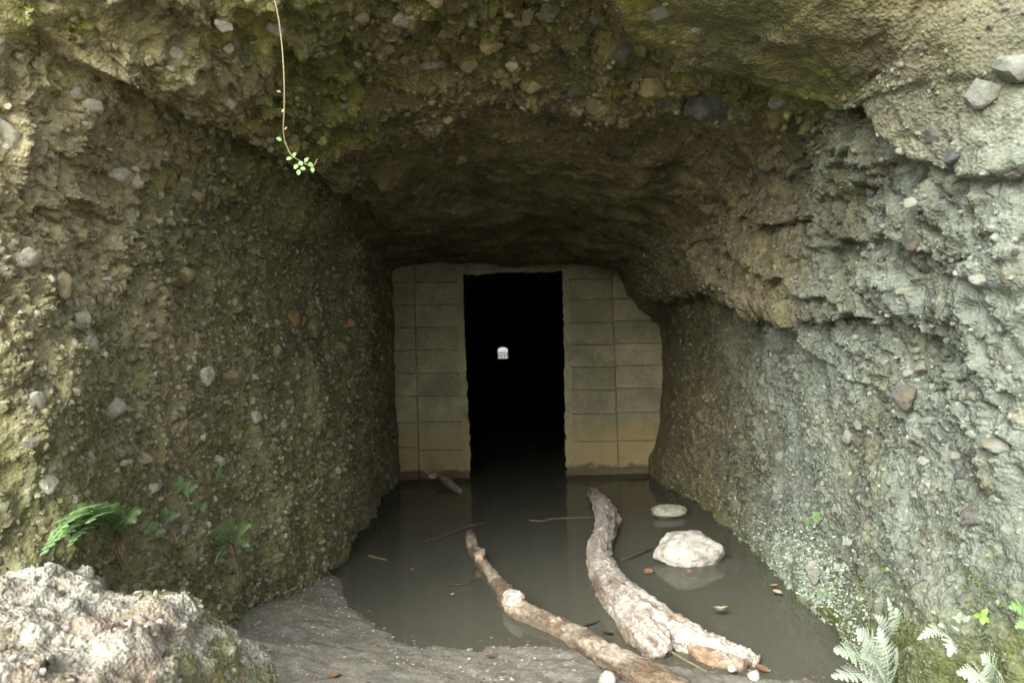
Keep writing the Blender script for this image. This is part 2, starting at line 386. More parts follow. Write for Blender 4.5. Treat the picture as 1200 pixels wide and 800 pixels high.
# behind the brow the roof steps back up
d -= 0.13 * wc * sstep(4.05, 4.25, y + .25 * fbm(p * 1.6, 2, 73) + .10 * (x - .3)) * sstep(7.5, 5.2, y)
def u_line(pts):
    k_ = np.array([np.argmin((PX - a) ** 2 + (PY - b) ** 2 + np.where((PD > 1) & (y < 9), 0, 1e9)) for a, b in pts])
    o_ = np.argsort(y[k_]); return y[k_][o_], U[k_][o_]
yl, ul = u_line([(20, 30), (70, 62), (130, 88), (240, 135), (300, 165), (355, 198), (400, 222), (432, 245), (452, 268)])
du_ = U - np.interp(y, yl, ul) + .10 * fbm(p * 3, 3, 140)
shelf = sstep(-.05, .03, du_) * sstep(1.1, .25, du_) * sstep(7.2, 5.0, y) * sstep(2.1, 2.5, y)
d += 0.15 * shelf * (.75 + .5 * fbm(p * 2, 2, 143)) - .05 * np.exp(-((du_ + .07) / .07) ** 2) * sstep(7.2, 5.0, y) * sstep(2.1, 2.5, y)
du2 = U - 10.22 + .10 * fbm(p * 2.5, 3, 146)
under = sstep(.05, -.04, du2) * sstep(-2.2, -.1, du2) * sstep(9.3, 8.6, y) * sstep(3.0, 3.8, y)
d += 0.055 * under - .04 * np.exp(-((du2 - .12) / .1) ** 2) * sstep(9.3, 8.6, y) * sstep(3.0, 3.8, y)
# layered, scraped bedding across the inner ceiling
lay = ridged(np.stack([x * 1.2 + 0.6 * y, y * 6.0, z * 6], 1), 3, 50)
d += wc * sstep(3.9, 4.4, y) * sstep(9.3, 8.5, y) * 0.055 * lay
d += wc * sstep(4.7, 4.0, y) * (1 - slab) * 0.05 * ridged(p * 3.2, 3, 60)
# long diagonal drill scar running from the upper left into the ceiling
sc_a, sc_b = P(130, 50, 3.3), P(520, 262, 6.2)
sv = sc_b - sc_a; sl = np.linalg.norm(sv); sv /= sl
tt = (p - sc_a) @ sv; dist = np.linalg.norm((p - sc_a) - tt[:, None] * sv, axis=1)
inr = sstep(0, .3, tt) * sstep(sl + .2, sl - .3, tt)
d += inr * (0.05 * np.exp(-((dist - .11) / .05) ** 2) - 0.06 * np.exp(-(dist / .07) ** 2))
# left wall: rows of scour running down it
ang = np.stack([x * 3, y * 7 + z * 2.2, z * 1.3], 1)
d += wl * 0.03 * ridged(ang, 3, 66)
# stones of the conglomerate, three sizes
jit = p * .5 + warp * .5
b1, i1 = pebbles(jit / 0.13, 100, 0.35)
b2, i2 = pebbles(jit / 0.060, 110, 0.6)
b3, i3 = pebbles(jit / 0.030, 120, 0.75)
peb = (1 - 0.85 * slab) * (1 - 0.5 * wc * sstep(4.3, 5.0, y)) * near
gr = 0.5 + 0.5 * sstep(-.2, .3, fbm(p * 1.7, 2, 130))
d += peb * (0.13 * 0.22 * b1 * gr + 0.060 * 0.40 * b2 * gr + 0.030 * 0.62 * b3)
d *= 0.25 + 0.75 * near
# keep the rock flush where the block walls meet it
d = np.where(y > 8.6, d * (0.55 + 0.45 * sstep(9.1, 8.6, y)), d)
d += 0.05 * fbm(p * 5, 3, 95) * sstep(8.6, 9.0, y) * sstep(9.9, 9.5, y)
pd = p + nv * d[:, None]
# colours of the rock, plus light painted in at the upper left mouth
big = fbm(p * 1.3, 3, 200); med = fbm(p * 5, 3, 210); fin = fbm(p * 22, 2, 220)
left_c = np.array([0.120, 0.116, 0.053]); ceil_c = np.array([0.106, 0.091, 0.044]); right_c = np.array([0.108, 0.124, 0.098]); dark_c = np.array([0.062, 0.054, 0.032])
tan_c = np.array([0.155, 0.132, 0.072])
wrc = sstep(8.5, 9.6, U) * (sstep(10.3, 10.8, U) * sstep(7.2, 4.6, y) + sstep(10.8, 10.3, U) * sstep(5.0, 3.7, y))
col = left_c * (wl)[:, None] + ceil_c * (1 - wl)[:, None]
col = col * (1 - wrc[:, None]) + right_c * wrc[:, None]
k = sstep(0.0, .5, big) * (0.5 * wl + 0.15); col = col * (1 - k[:, None]) + tan_c * k[:, None]
k = sstep(-.1, -.5, big + .3 * med) * .55; col = col * (1 - k[:, None]) + dark_c * k[:, None]
k = sstep(6.0, 5.2, U) * sstep(3.9, 3.0, y) * sstep(1.3, 2.1, z + .3 * med) * .75; col = col * (1 - k[:, None]) + np.array([0.30, 0.262, 0.155]) * k[:, None]  # light on the upper left mouth, put into the colour as a paler tone
k = sstep(8.7, 9.3, U) * sstep(10.6, 10.3, U) * sstep(3.9, 4.8, y) * .75; col = col * (1 - k[:, None]) + np.array([0.150, 0.130, 0.070]) * k[:, None]
col *= (1 + (.35 + .3 * wc) * med + .25 * fin)[:, None]
pm = [(b1, i1, .12), (b2, i2, .12), (b3, i3, .15)]
for bb, ii, th in pm:
    msk = sstep(th, th + .1, bb) * (ii > .25) * peb * 0.5
    v = ii[:, None]
    pc = np.where(v > .8, np.array([0.20, 0.19, 0.135]), np.where(v > .6, np.array([0.15, 0.125, 0.07]), np.where(v > .42, np.array([0.11, 0.112, 0.085]), np.array([0.07, 0.066, 0.045]))))
    pc = pc * (1 - .35 * wrc[:, None]) + .35 * wrc[:, None] * np.array([0.115, 0.132, 0.112])
    col = col * (1 - msk[:, None]) + pc * msk[:, None]
k = .7 * slab; col = col * (1 - k[:, None]) + (np.array([0.105, 0.098, 0.056]) * (1 + .4 * fbm(p * np.array([1.5, 5, 5]), 3, 235))[:, None]) * k[:, None]
# moss films: green on the left wall's foot and mouth, on the brow and at the right foot
ms = fbm(p * 2.2, 4, 240) + .35 * fbm(p * 14, 2, 250)
mw = wl * (.42 * sstep(2.0, .6, z) + .7 * sstep(1.8, 2.5, z)) * sstep(6, 4.4, y) + wc * .85 * sstep(5.0, 3.8, y) + wr * .85 * sstep(.75, .15, z + .25 * (y - 3.2)) * sstep(7.5, 5, y) + wr * .25 * sstep(7, 4, y)
k = np.clip(sstep(.25, -.25, .25 - ms) * mw + .6 * mw * sstep(.6, 1.0, mw), 0, .85)
col = col * (1 - k[:, None]) + ((np.array([0.070, 0.080, 0.020]) + np.array([0.105, 0.095, 0.018]) * (sstep(-.1, .5, fbm(p * 6, 3, 260)) * (1 - .7 * wr) * (.35 + .65 * sstep(1.6, 2.3, z)))[:, None]) * (1 + .4 * fin)[:, None]) * k[:, None]
col = np.clip(col, .015, .6)
shell_p = pd; shell_n = nv

def sub_shell(name, u0_, u1_, t0, t1, mat):
    a = int(np.searchsorted(uq, u0_ - 1e-6)); b = int(np.searchsorted(uq, u1_ - 1e-6))
    idx = (np.arange(a, b + 1)[:, None] * NT + np.arange(t0, t1 + 1)[None, :])
    me = mesh_np(name, shell_p[idx.ravel()], grid_faces(idx.shape[0], idx.shape[1])[:, ::-1])
    set_col(me, col[idx.ravel()])
    o = obj(name, me, mat); tag(o, kind='structure'); return o
T0 = int(sum(counts[:5]))
wall_left = tag(sub_shell('rock_wall_left', 0, 5, T0, NT - 1, M_ROCK), 'olive brown conglomerate rock wall along the pool, studded with angular stones')
ceiling = tag(sub_shell('rock_ceiling', 5, 9, T0, NT - 1, M_ROCK), 'dark overhanging rock ceiling above the flooded passage')
wall_right = tag(sub_shell('rock_wall_right', 9, 15, T0, NT - 1, M_ROCK), 'grey green rock wall with overhanging ledges and mossy foot')
tunnel = tag(sub_shell('tunnel_wall', 0, 15, 0, T0, M_ROCK), 'dark tunnel behind the doorway running to a far opening')

SPX, SPY, SDEP = project(shell_p)
vis = (SDEP > 1.5) & (shell_p[:, 1] < 9.15)
VI = np.nonzero(vis & (SPX > -60) & (SPX < 1260) & (SPY > -60) & (SPY < 860))[0]
vx, vy, vd = SPX[VI].astype(np.float32), SPY[VI].astype(np.float32), SDEP[VI].astype(np.float32)
def hit(px, py, rad=4):
    dd = (vx - px) ** 2 + (vy - py) ** 2
    c = np.nonzero(dd < rad * rad)[0]
    if len(c) == 0: c = np.array([np.argmin(dd)])
    j = c[np.argmin(vd[c] + 0.02 * np.sqrt(dd[c]))]
    k = VI[j]; return shell_p[k], shell_n[k], float(U[k])

# ------------------------------------------------------------------ ground
def geo_axis(lo, dense_lo, dense_hi, hi, step, ncoarse):
    a = dense_lo - np.geomspace(step, dense_lo - lo, ncoarse)[::-1]
    return np.concatenate([a, np.arange(dense_lo, dense_hi, step), dense_hi + np.geomspace(step, hi - dense_hi, ncoarse)])
gx = geo_axis(-220, -2.1, 2.3, 220, 0.018, 26)
gy = np.concatenate([2.2 - np.geomspace(0.02, 240, 34)[::-1], np.geomspace(2.2, 9.6, 420), 9.6 + np.geomspace(.05, 300, 34)])
sx_ = np.array([-9, -1.7, -1.32, -1.18, -1.06, -.80, -.44, .09, .45, .66, 1.16, 1.7, 2.4, 9]); sy_ = np.array([5.6, 5.6, 5.4, 5.1, 4.72, 4.28, 3.98, 3.9, 3.93, 3.72, 3.45, 3.25, 3.1, 3.0])
def ground_h(X, Y):
    pp = np.stack([X, Y, np.zeros_like(X)], 1)
    s = np.interp(X, sx_, sy_) - Y + .05 * fbm(pp * 2.2, 3, 300)
    h = np.where(s > 0, .30 * (1 - np.exp(-s * .35)), np.maximum(-.16, .11 * s))
    h = np.where(Y > 24, np.maximum(h, -.16 + .22 * sstep(24, 28, Y)), h)
    lo_ = sstep(12, 9.8, Y) * sstep(1, 2.4, Y) * sstep(4, 2.5, np.abs(X))
    h = h + lo_ * (.022 * fbm(pp * 3, 3, 310) + (.016 * fbm(pp * 14, 3, 315) + .004 * ridged(pp * 6, 2, 317)) * sstep(-.1, .2, s) + .004 * fbm(pp * 50, 2, 319))
    # scree slope against both walls
    return h, s
GX, GY = np.meshgrid(gx, gy, indexing='ij'); gxf, gyf = GX.ravel(), GY.ravel()
gh, gs = ground_h(gxf, gyf)
gp = np.stack([gxf, gyf, gh], 1)
g1 = fbm(gp * 2, 3, 320); g2 = fbm(gp * 12, 3, 325); g3 = fbm(gp * 45, 2, 330)
gc = np.array([0.138, 0.131, 0.106]) * (1 + .25 * g1 + .3 * g2 + .25 * g3)[:, None]
k = sstep(.05, -.25, gs) * .6; gc = gc * (1 - k[:, None]) + np.array([0.115, 0.095, 0.066]) * k[:, None]
k = sstep(.1, .5, g1) * .4 * (gxf < -.6); gc = gc * (1 - k[:, None]) + np.array([0.10, 0.11, 0.045]) * k[:, None]
k = sstep(2.6, 1.2, gyf); gc = gc * (1 - k[:, None]) + (np.array([0.24, 0.22, 0.16]) * (1 + .3 * g1)[:, None]) * k[:, None]  # unseen ground outside made paler to bounce light onto the ceiling
me = mesh_np('ground', gp, grid_faces(len(gx), len(gy))); set_col(me, np.clip(gc, .02, .6))
ground = tag(obj('ground', me, M_MUD), 'grey brown muddy ground at the edge of the pool', kind='structure')
# water
wme = mesh_np('water', np.array([(-2.1, 3.0, 0), (2.4, 3.0, 0), (2.4, 28, 0), (-2.1, 28, 0)]), np.array([[0, 1, 2, 3]]))
water = tag(obj('water', wme, M_WATER), 'still murky pool covering the passage floor', kind='structure')

# ------------------------------------------------------------------ rocks
def ico(sub):
    bm = bmesh.new(); bmesh.ops.create_icosphere(bm, subdivisions=sub, radius=1)
    v = np.array([w.co[:] for w in bm.verts]); f = np.array([[w.index for w in q_.verts] for q_ in bm.faces]); bm.free(); return v, f
ICO = {k_: ico(k_) for k_ in (1, 2, 3, 5)}
def rock_verts(v, seed, planes=11, rough=.04, lo=.5):
    rg = np.random.default_rng(seed)
    n_ = rg.normal(size=(planes, 3)); n_ /= np.linalg.norm(n_, axis=1, keepdims=True)
    dk = rg.uniform(lo, lo + .32, planes)
    c = v @ n_.T
    r = np.min(np.where(c > .05, dk / np.maximum(c, .05), 9), axis=1); r = np.minimum(r, 1.0)
    w = v * r[:, None]
    return w * (1 + rough * fbm(v * 3 + seed, 3, seed))[:, None]
ROCKS = [mesh_np('stone', rock_verts(ICO[3][0], 500 + i, 12 + i % 5, .05), ICO[3][1], smooth=False) for i in range(10)]
for r_ in ROCKS: r_.shade_smooth() if False else None
ROCK_BY_MAT = {}
def rock_mesh(i, mat):
    k_ = (i % len(ROCKS), mat)
    if k_ not in ROCK_BY_MAT:
        me_ = ROCKS[i % len(ROCKS)].copy(); me_.materials.append(M_ST[mat]); ROCK_BY_MAT[k_] = me_
    return ROCK_BY_MAT[k_]
def frame_from_normal(n_, spin=0.0):
    n_ = Vector(n_).normalized(); t_ = Vector((0, 0, 1)).cross(n_)
    if t_.length < .1: t_ = Vector((1, 0, 0)).cross(n_)
    t_.normalize(); b_ = n_.cross(t_)
    return Matrix((t_, b_, n_)).transposed() @ Matrix.Rotation(spin, 3, 'Z')
wall_of = lambda u: wall_left if u < 5 else (ceiling if u < 9 else wall_right)
STONES = [(143,205,26,22,'pale'),(162,212,13,15,'pale'),(229,228,18,15,'tan'),(92,373,22,20,'pale'),(108,401,21,15,'pale'),(135,403,17,8,'pale'),(240,440,19,18,'pale'),(271,440,27,20,'tan'),
 (300,490,17,17,'pale'),(345,374,17,19,'orange'),(366,383,25,25,'tan'),(410,378,13,13,'orange'),(218,322,21,18,'tan'),(73,333,19,25,'tan'),(42,468,23,16,'pale'),(132,480,29,23,'pale'),(36,516,18,12,'pale'),
 (52,511,22,15,'tan'),(58,568,23,26,'pale'),(180,573,17,12,'pale'),(295,470,12,12,'pale'),(170,538,21,18,'tan'),(125,328,15,9,'pale'),(322,411,13,14,'tan'),(246,354,11,11,'tan'),(180,395,13,10,'tan'),
 (50,611,13,9,'tan'),(347,555,11,9,'pale'),(352,514,10,9,'tan'),(262,540,10,10,'white'),(101,187,25,20,'tan'),(101,223,24,16,'tan'),(9,157,24,32,'pale'),(110,122,22,15,'pale'),(90,110,13,12,'white'),
 (320,38,27,11,'white'),(266,60,13,10,'pale'),(208,65,27,18,'pale'),(264,30,21,13,'pale'),(255,225,14,12,'tan'),(212,190,14,12,'tan'),(300,165,16,12,'tan'),(60,250,22,16,'tan'),(30,300,24,18,'pale'),
 (471,22,29,15,'pale'),(509,62,11,11,'tan'),(473,71,11,11,'tan'),(509,77,27,11,'grey'),(552,77,20,15,'tan'),(574,54,21,18,'tan'),(614,22,25,25,'tan'),(640,17,23,29,'grey'),(576,30,17,17,'tan'),(625,56,15,11,'tan'),
 (584,88,13,11,'tan'),(621,105,21,13,'tan'),(597,80,13,11,'pale'),(762,103,27,34,'tan'),(782,118,21,23,'dark'),(730,62,23,19,'dark'),(672,107,23,15,'dark'),(675,131,16,16,'tan'),(510,5,17,15,'tan'),
 (775,13,42,16,'grey'),(539,187,15,11,'tan'),(523,142,12,9,'tan'),(424,22,16,12,'tan'),(565,116,14,11,'tan'),(700,20,18,16,'grey'),(655,70,18,14,'dark'),(830,124,52,44,'dark'),(909,120,20,15,'tan'),
 (1182,79,36,32,'grey'),(1149,107,36,26,'grey'),(1092,156,17,15,'dark'),(1115,187,19,17,'dark'),(1166,227,22,17,'pale'),(1186,206,17,13,'dark'),(1070,240,16,14,'grey'),(1119,210,16,14,'grey'),(1167,279,18,14,'grey'),
 (972,135,15,13,'tan'),(1019,227,14,12,'dark'),(1066,281,20,20,'dark'),(1105,389,15,10,'pale'),(1076,432,15,14,'grey'),(1059,466,28,23,'dark'),(1087,494,20,12,'grey'),(1122,535,12,11,'pale'),(1175,524,36,17,'pale'),
 (1081,541,11,12,'pale'),(941,497,9,9,'pale'),(929,527,9,9,'grey'),(1004,496,10,10,'pale'),(991,509,10,12,'grey'),(1124,557,20,14,'dark'),(954,670,20,22,'grey'),(893,631,12,9,'pale'),(912,628,9,10,'pale'),
 (1142,608,25,20,'dark'),(1179,620,14,12,'white'),(1167,584,16,12,'tan'),(1096,648,12,12,'pale'),(1040,560,12,12,'grey'),(1120,480,14,12,'grey'),(1010,430,12,12,'grey'),(985,380,14,10,'grey'),(1180,440,18,14,'grey'),(1150,330,20,14,'grey')]
cnt = {}
def put_stone(px, py, w_, h_, mat, i, emb=.12):
    c, n_, u = hit(px, py)
    par = wall_of(u)
    dep = project(c)[2]; sc_ = dep / F
    me_ = rock_mesh(i, mat)
    o = obj('stone', me_, None, par)
    # long axis level, lying in the rock face
    vdir = Vector(CAM - c).normalized(); nn_ = (Vector(n_) * .6 + vdir * .4).normalized()
    R_ = frame_from_normal(nn_, random.uniform(-.35, .35))
    sx2, sy2 = w_ * sc_ * .72, h_ * sc_ * .76
    S_ = Matrix.Diagonal((sx2, sy2, min(sx2, sy2) * .9)).to_4x4()
    o.matrix_world = Matrix.Translation(Vector(c) - nn_ * min(sx2, sy2) * emb) @ R_.to_4x4() @ S_
    cnt[par.name] = cnt.get(par.name, 0) + 1
for i, (a, b, w_, h_, mt_) in enumerate(STONES): put_stone(a, b, w_, h_, 'grey' if a > 880 and mt_ in ('pale', 'white', 'tan') else mt_, i)
# further stones about ten pixels across
zones = [(0, 120, 430, 640, 110, ['pale', 'tan', 'tan', 'tan']), (400, 0, 820, 140, 55, ['tan', 'tan', 'grey', 'dark']), (0, 0, 330, 200, 30, ['pale', 'tan', 'pale']),
         (1020, 160, 1200, 640, 45, ['grey', 'grey', 'dark']), (880, 400, 1100, 640, 30, ['grey']), (820, 110, 1020, 200, 12, ['tan', 'dark'])]
for (xa, ya, xb, yb, k_, mts) in zones:
    for j in range(k_):
        a, b = random.uniform(xa, xb), random.uniform(ya, yb)
        if 455 < a < 780 and b > 260: continue
        w_ = random.uniform(7, 11) * (1.35 if random.random() < .2 else 1)
        put_stone(a, b, w_, w_ * random.uniform(.6, 1.05), random.choice(mts), j * 7 + 3, emb=.4)
# the countless smaller ones
def pebble_mass(parent, sel, n_, smin, smax, seed, pal, pm=.3):
    rg = np.random.default_rng(seed)
    ids = rg.choice(sel, n_)
    v0, f0 = ICO[1]
    base_var = np.stack([rock_verts(v0, 900 + s_, 8, .1) for s_ in range(16)])
    N_ = len(v0)
    size = (smin + (smax - smin) * rg.random(n_) ** 2.6) * (.75 + .09 * shell_p[ids, 1])
    var = rg.integers(0, 16, n_)
    V_ = base_var[var] * size[:, None, None] * rg.uniform(.6, 1.2, (n_, 1, 3))
    a = rg.uniform(0, 6.28, n_); b = rg.uniform(0, 6.28, n_)
    ca, sa, cb, sb = np.cos(a), np.sin(a), np.cos(b), np.sin(b)
    X = V_[..., 0] * ca[:, None] - V_[..., 1] * sa[:, None]; Y = V_[..., 0] * sa[:, None] + V_[..., 1] * ca[:, None]; Z = V_[..., 2]
    Y2 = Y * cb[:, None] - Z * sb[:, None]; Z2 = Y * sb[:, None] + Z * cb[:, None]
    V_ = np.stack([X, Y2, Z2], -1) + (shell_p[ids] - shell_n[ids] * (size * .05)[:, None])[:, None, :]
    Fc = (f0[None] + (np.arange(n_) * N_)[:, None, None]).reshape(-1, 3)
    me_ = mesh_np('pebbles', V_.reshape(-1, 3), Fc, smooth=False)
    pal = np.array(pal); c_ = col[ids] * rg.choice([.55, .8, 1.0, 1.15, 1.4, 1.8], (n_, 1), p=[.15, .2, .25, .2, .13, .07]) * (1 - pm) + pm * pal[rg.integers(0, len(pal), n_)] * rg.uniform(.8, 1.25, (n_, 1))
    set_col(me_, np.repeat(c_, N_, 0))
    return tag(obj('pebbles', me_, M_PEB, parent), kind='stuff')
inview = vis & (SPX > -40) & (SPX < 1240) & (SPY > -40) & (SPY < 840)
selL = np.nonzero(inview & (U < 5) & (shell_p[:, 1] < 8.8))[0]; selC = np.nonzero(inview & (U >= 5) & (U < 9) & (shell_p[:, 1] < 4.9) & (slab < .3))[0]; selR = np.nonzero(inview & (U >= 9) & (shell_p[:, 1] < 8.5))[0]
pebble_mass(wall_left, selL, 19000, .006, .026, 1, [(.15, .145, .092), (.115, .108, .055), (.08, .078, .04), (.12, .112, .052), (.21, .205, .155), (.055, .052, .03), (.10, .10, .045), (.25, .24, .18)], .6)
pebble_mass(ceiling, selC, 5000, .006, .030, 2, [(.15, .125, .07), (.10, .088, .055), (.18, .15, .09), (.08, .074, .055)])
pebble_mass(wall_right, selR, 14000, .005, .019, 3, [(.13, .145, .118), (.10, .112, .095), (.18, .19, .158), (.066, .074, .068)])

# ------------------------------------------------------------------ block walls either side of the doorway
YW = 9.18
def wall_pt(px, py, Y=YW): return P(px, py, Y)
def block_mesh(corners, depth, rnd, seed):
    """four front corners (clockwise from top left) -> bevelled block with slightly uneven edges"""
    rg = np.random.default_rng(seed)
    c = np.array(corners)
    bv = .006
    cen = c.mean(0)
    def inset(pts, a): 
        dd = cen - pts; return pts + np.sign(dd) * np.minimum(np.abs(dd), a) * np.array([1, 0, 1])
    off = rg.uniform(-.010, .006)
    fr = inset(c, bv) + np.array([0, off - .004, 0]); md = c + np.array([0, off + .004, 0]); bk = c + np.array([0, depth, 0])
    # subdivide rim with chips
    def sub(ring, amp, r2):
        out_ = []
        for i in range(4):
            for t in (0, .25, .5, .75):
                q_ = ring[i] * (1 - t) + ring[(i + 1) % 4] * t
                out_.append(q_ + np.array([r2.normal(0, amp), 0, r2.normal(0, amp)]))
        return np.array(out_)
    fr = sub(fr, .0035, rg); md = sub(md, .0025, rg); bk = sub(bk, 0, rg)
    V_ = np.concatenate([fr, md, bk, [fr.mean(0)]]); n_ = 16
    fs = []
    for i in range(n_):
        j = (i + 1) % n_
        fs += [(i, j, 48), (i, n_ + i, n_ + j), (i, n_ + j, j), (n_ + i, 2 * n_ + i, 2 * n_ + j), (n_ + i, 2 * n_ + j, n_ + j)]
    return V_, np.array(fs)
def quad_at(xl_t, xr_t, xl_b, xr_b, yt, yb, gap=.0028):
    a, b, c, d_ = wall_pt(xl_t, yt), wall_pt(xr_t, yt), wall_pt(xr_b, yb), wall_pt(xl_b, yb)
    a += (gap, 0, -gap); b += (-gap, 0, -gap); c += (-gap, 0, gap); d_ += (gap, 0, gap)
    return [a, b, c, d_]
def lerpx(x_top, x_bot, y_): return x_top + (x_bot - x_top) * (y_ - 318) / (558 - 318)
def build_block_wall(label, colsx, ylist_per_col, mortar_x, seed0):
    base = wall_pt(lerpx(*colsx[0], 558), 560); base[2] = -.15
    root = empty('block_wall', base)
    tag(root, label, 'block wall', 'block walls beside the doorway')
    s_ = seed0
    for ci in range(len(colsx) - 1):
        ys = ylist_per_col[ci]
        for k_ in range(len(ys) - 1):
            yt, yb = ys[k_], ys[k_ + 1]
            (l0, l1), (r0_, r1) = colsx[ci], colsx[ci + 1]
            qd = quad_at(lerpx(l0, l1, yt), lerpx(r0_, r1, yt), lerpx(l0, l1, yb), lerpx(r0_, r1, yb), yt, yb)
            V_, f_ = block_mesh(qd, .24, None, s_); s_ += 1
            obj('concrete_block', mesh_np('concrete_block', local(root, V_), f_, smooth=False), M_CON, root)
    # mortar core, set back behind the block faces
    a, b = mortar_x
    c = [wall_pt(a, 285, YW + .016), wall_pt(b, 285, YW + .016), wall_pt(b + 6, 580, YW + .016), wall_pt(a + 6, 580, YW + .016)]
    V_ = np.array(c + [q_ + np.array([0, .2, 0]) for q_ in c])
    f_ = np.array([[0, 1, 2, 3], [7, 6, 5, 4], [0, 4, 5, 1], [1, 5, 6, 2], [2, 6, 7, 3], [3, 7, 4, 0]])
    obj('mortar', mesh_np('mortar', local(root, V_), f_, smooth=False), M_MORTAR, root)
    return root
M_MORTAR = mat_simple('old_mortar', (0.09, 0.08, 0.055), (0.14, 0.125, 0.085), 20, .95)
wl_ = build_block_wall('mossy concrete block wall at the doorway, on the side of the stone-studded brown rock', [(436, 440), (485.5, 491), (538, 547)],
                 [[296, 331, 357, 384, 411, 437, 464, 495, 524, 553, 582], [285, 304, 331, 357, 383, 410, 437, 464, 494, 527, 580]], (425, 540), 10)
wr_ = build_block_wall('mossy concrete block wall at the doorway, on the side of the grey ledged rock', [(663, 669), (717, 725), (788, 796)],
                 [[285, 302, 327, 351, 378, 404, 430, 457, 485, 517, 580], [290, 322, 350, 376, 402, 428, 455, 483, 516, 548, 582]], (661, 800), 60)
# rendered jambs with broken edges
def jamb(px_top, px_bot, side, parent, seed):
    rg = np.random.default_rng(seed)
    n_ = 150
    ys = np.linspace(300, 575, n_)
    base_in = lerpx(px_top, px_bot, ys)
    rag = np.array([fbm(np.array([[yy * .16, seed, 0]]), 4, seed)[0] for yy in ys])
    rag2 = rg.normal(0, .35, n_); inner = base_in + side * (3.0 + 1.0 * rag + .7 * rag2 + (1.0 + 1.6 * rag) * sstep(400, 500, ys))
    outer = base_in - side * (4.5 + .6 * rag)
    pts = []
    for yy, a, b in zip(ys, inner, outer):
        o_ = wall_pt(b, yy, YW - .012); i_ = wall_pt(a, yy, YW - .010)
        i2 = i_ + np.array([side * rg.uniform(-.012, .006), .05, 0]); bkp = i2 + np.array([side * rg.uniform(-.01, .01), .14, 0])
        ob = o_ + np.array([0, .03, 0])
        pts.append([ob, o_, i_, i2, bkp])
    V_ = np.array(pts).reshape(-1, 3)
    return obj('jamb', mesh_np('jamb', local(parent, V_), grid_faces(n_, 5), smooth=False), M_CON, parent)
jamb(539, 547.5, 1, wl_, 3); jamb(662, 668, -1, wr_, 8)
# lintel
rg = np.random.default_rng(5)
lx = np.linspace(526, 676, 60); pts = []
for a in lx:
    t = (a - 540) / 120; yt = 319.5 - 4 * t; sag = 2.2 * math.sin(max(0, min(1, t)) * 3.14) * 0 + rg.normal(0, .5)
    rg2 = fbm(np.array([[a * .12, 4, 0]]), 3, 9)[0] * 2.4
    top = wall_pt(a, yt - 15, YW + .02); tf = wall_pt(a, yt - 2.5, YW - .015); bf = wall_pt(a, yt + 2.4 + sag + rg2, YW - .01); bb_ = bf + np.array([0, .2, .01])
    pts.append([top, tf + np.array([0, .01, 0]), tf, bf, bb_])
lo0 = wall_pt(600, 320); lint = empty('door_lintel', lo0)
tag(lint, 'thin crumbling lintel strip over the black doorway', 'lintel')
obj('lintel_face', mesh_np('lintel_face', local(lint, np.array(pts).reshape(-1, 3)), grid_faces(60, 5), smooth=False), M_CON, lint)

# far gate at the tunnel's other end
gt = empty('iron_gate', (TUNX(150), 149.5, 0)); tag(gt, 'tiny barred gate in the bright far end of the tunnel', 'gate')
def boxm(x0, x1, y0, y1, z0, z1):
    V_ = np.array([(a, b, c) for a in (x0, x1) for b in (y0, y1) for c in (z0, z1)])
    return V_, np.array([[0, 1, 3, 2], [4, 6, 7, 5], [0, 4, 5, 1], [2, 3, 7, 6], [0, 2, 6, 4], [1, 5, 7, 3]])
for zz in (.35, .72, 1.15):
    V_, f_ = boxm(-1.1, 1.1, -.05, .05, zz, zz + .14); obj('rail', mesh_np('rail', V_, f_, False), M_IRON, gt)
for xx in (-.9, -.3, .3, .9):
    V_, f_ = boxm(xx - .04, xx + .04, -.03, .03, 0, 1.32); obj('bar', mesh_np('bar', V_, f_, False), M_IRON, gt)

# ------------------------------------------------------------------ pale crumbling bank in the near corner
bx = np.linspace(-2.5, -.15, 430); by = np.linspace(.75, 2.75, 340)
BX, BY = np.meshgrid(bx, by, indexing='ij'); fx, fy = BX.ravel(), BY.ravel()
pp = np.stack([fx, fy, np.zeros_like(fx)], 1)
# height: crest falling towards the pool
ex = np.interp(fx, [-2.5, -1.25, -1.08, -.84, -.77, -.70, -.60, -.48, -.32], [.97, .945, .915, .885, .81, .68, .48, .2, -.35])
ey = sstep(.75, 1.25, fy) * sstep(2.75, 1.95, fy)
bh = (ex + .3) * (ey ** .6) - .3
b3d = np.stack([fx, fy, bh], 1)
bh += .06 * fbm(b3d * 2.6, 3, 400) + .03 * fbm(b3d * 8, 3, 404)
b3d[:, 2] = bh
pbs, pid = pebbles(b3d / .045, 410, .6); pbs2, pid2 = pebbles(b3d / .02, 420, .7)
gn = grid_normals(b3d.reshape(len(bx), len(by), 3)).reshape(-1, 3); gn = np.where(gn[:, 2:3] < 0, -gn, gn)
b3d = b3d + gn * (.012 * pbs + .006 * pbs2 + .016 * facets(b3d / .07, 431) + .007 * facets(b3d / .03, 433) + .012 * fbm(b3d * 20, 4, 430) + .03 * ridged(b3d * 4, 2, 436))[:, None]
bn = fbm(b3d * 3, 3, 440); bn2 = fbm(b3d * 11, 3, 445)
bc = np.array([0.285, 0.270, 0.212]) * (1 + .35 * bn2 + .15 * bn)[:, None]
k = sstep(.0, .35, fbm(b3d * 4.5, 3, 447)) * .75; bc = bc * (1 - k[:, None]) + np.array([0.17, 0.13, 0.09]) * k[:, None]
k = sstep(-.02, .32, fbm(b3d * 3.3, 3, 450) + .25 * bn2) * .8; bc = bc * (1 - k[:, None]) + np.array([0.115, 0.115, 0.032]) * k[:, None]
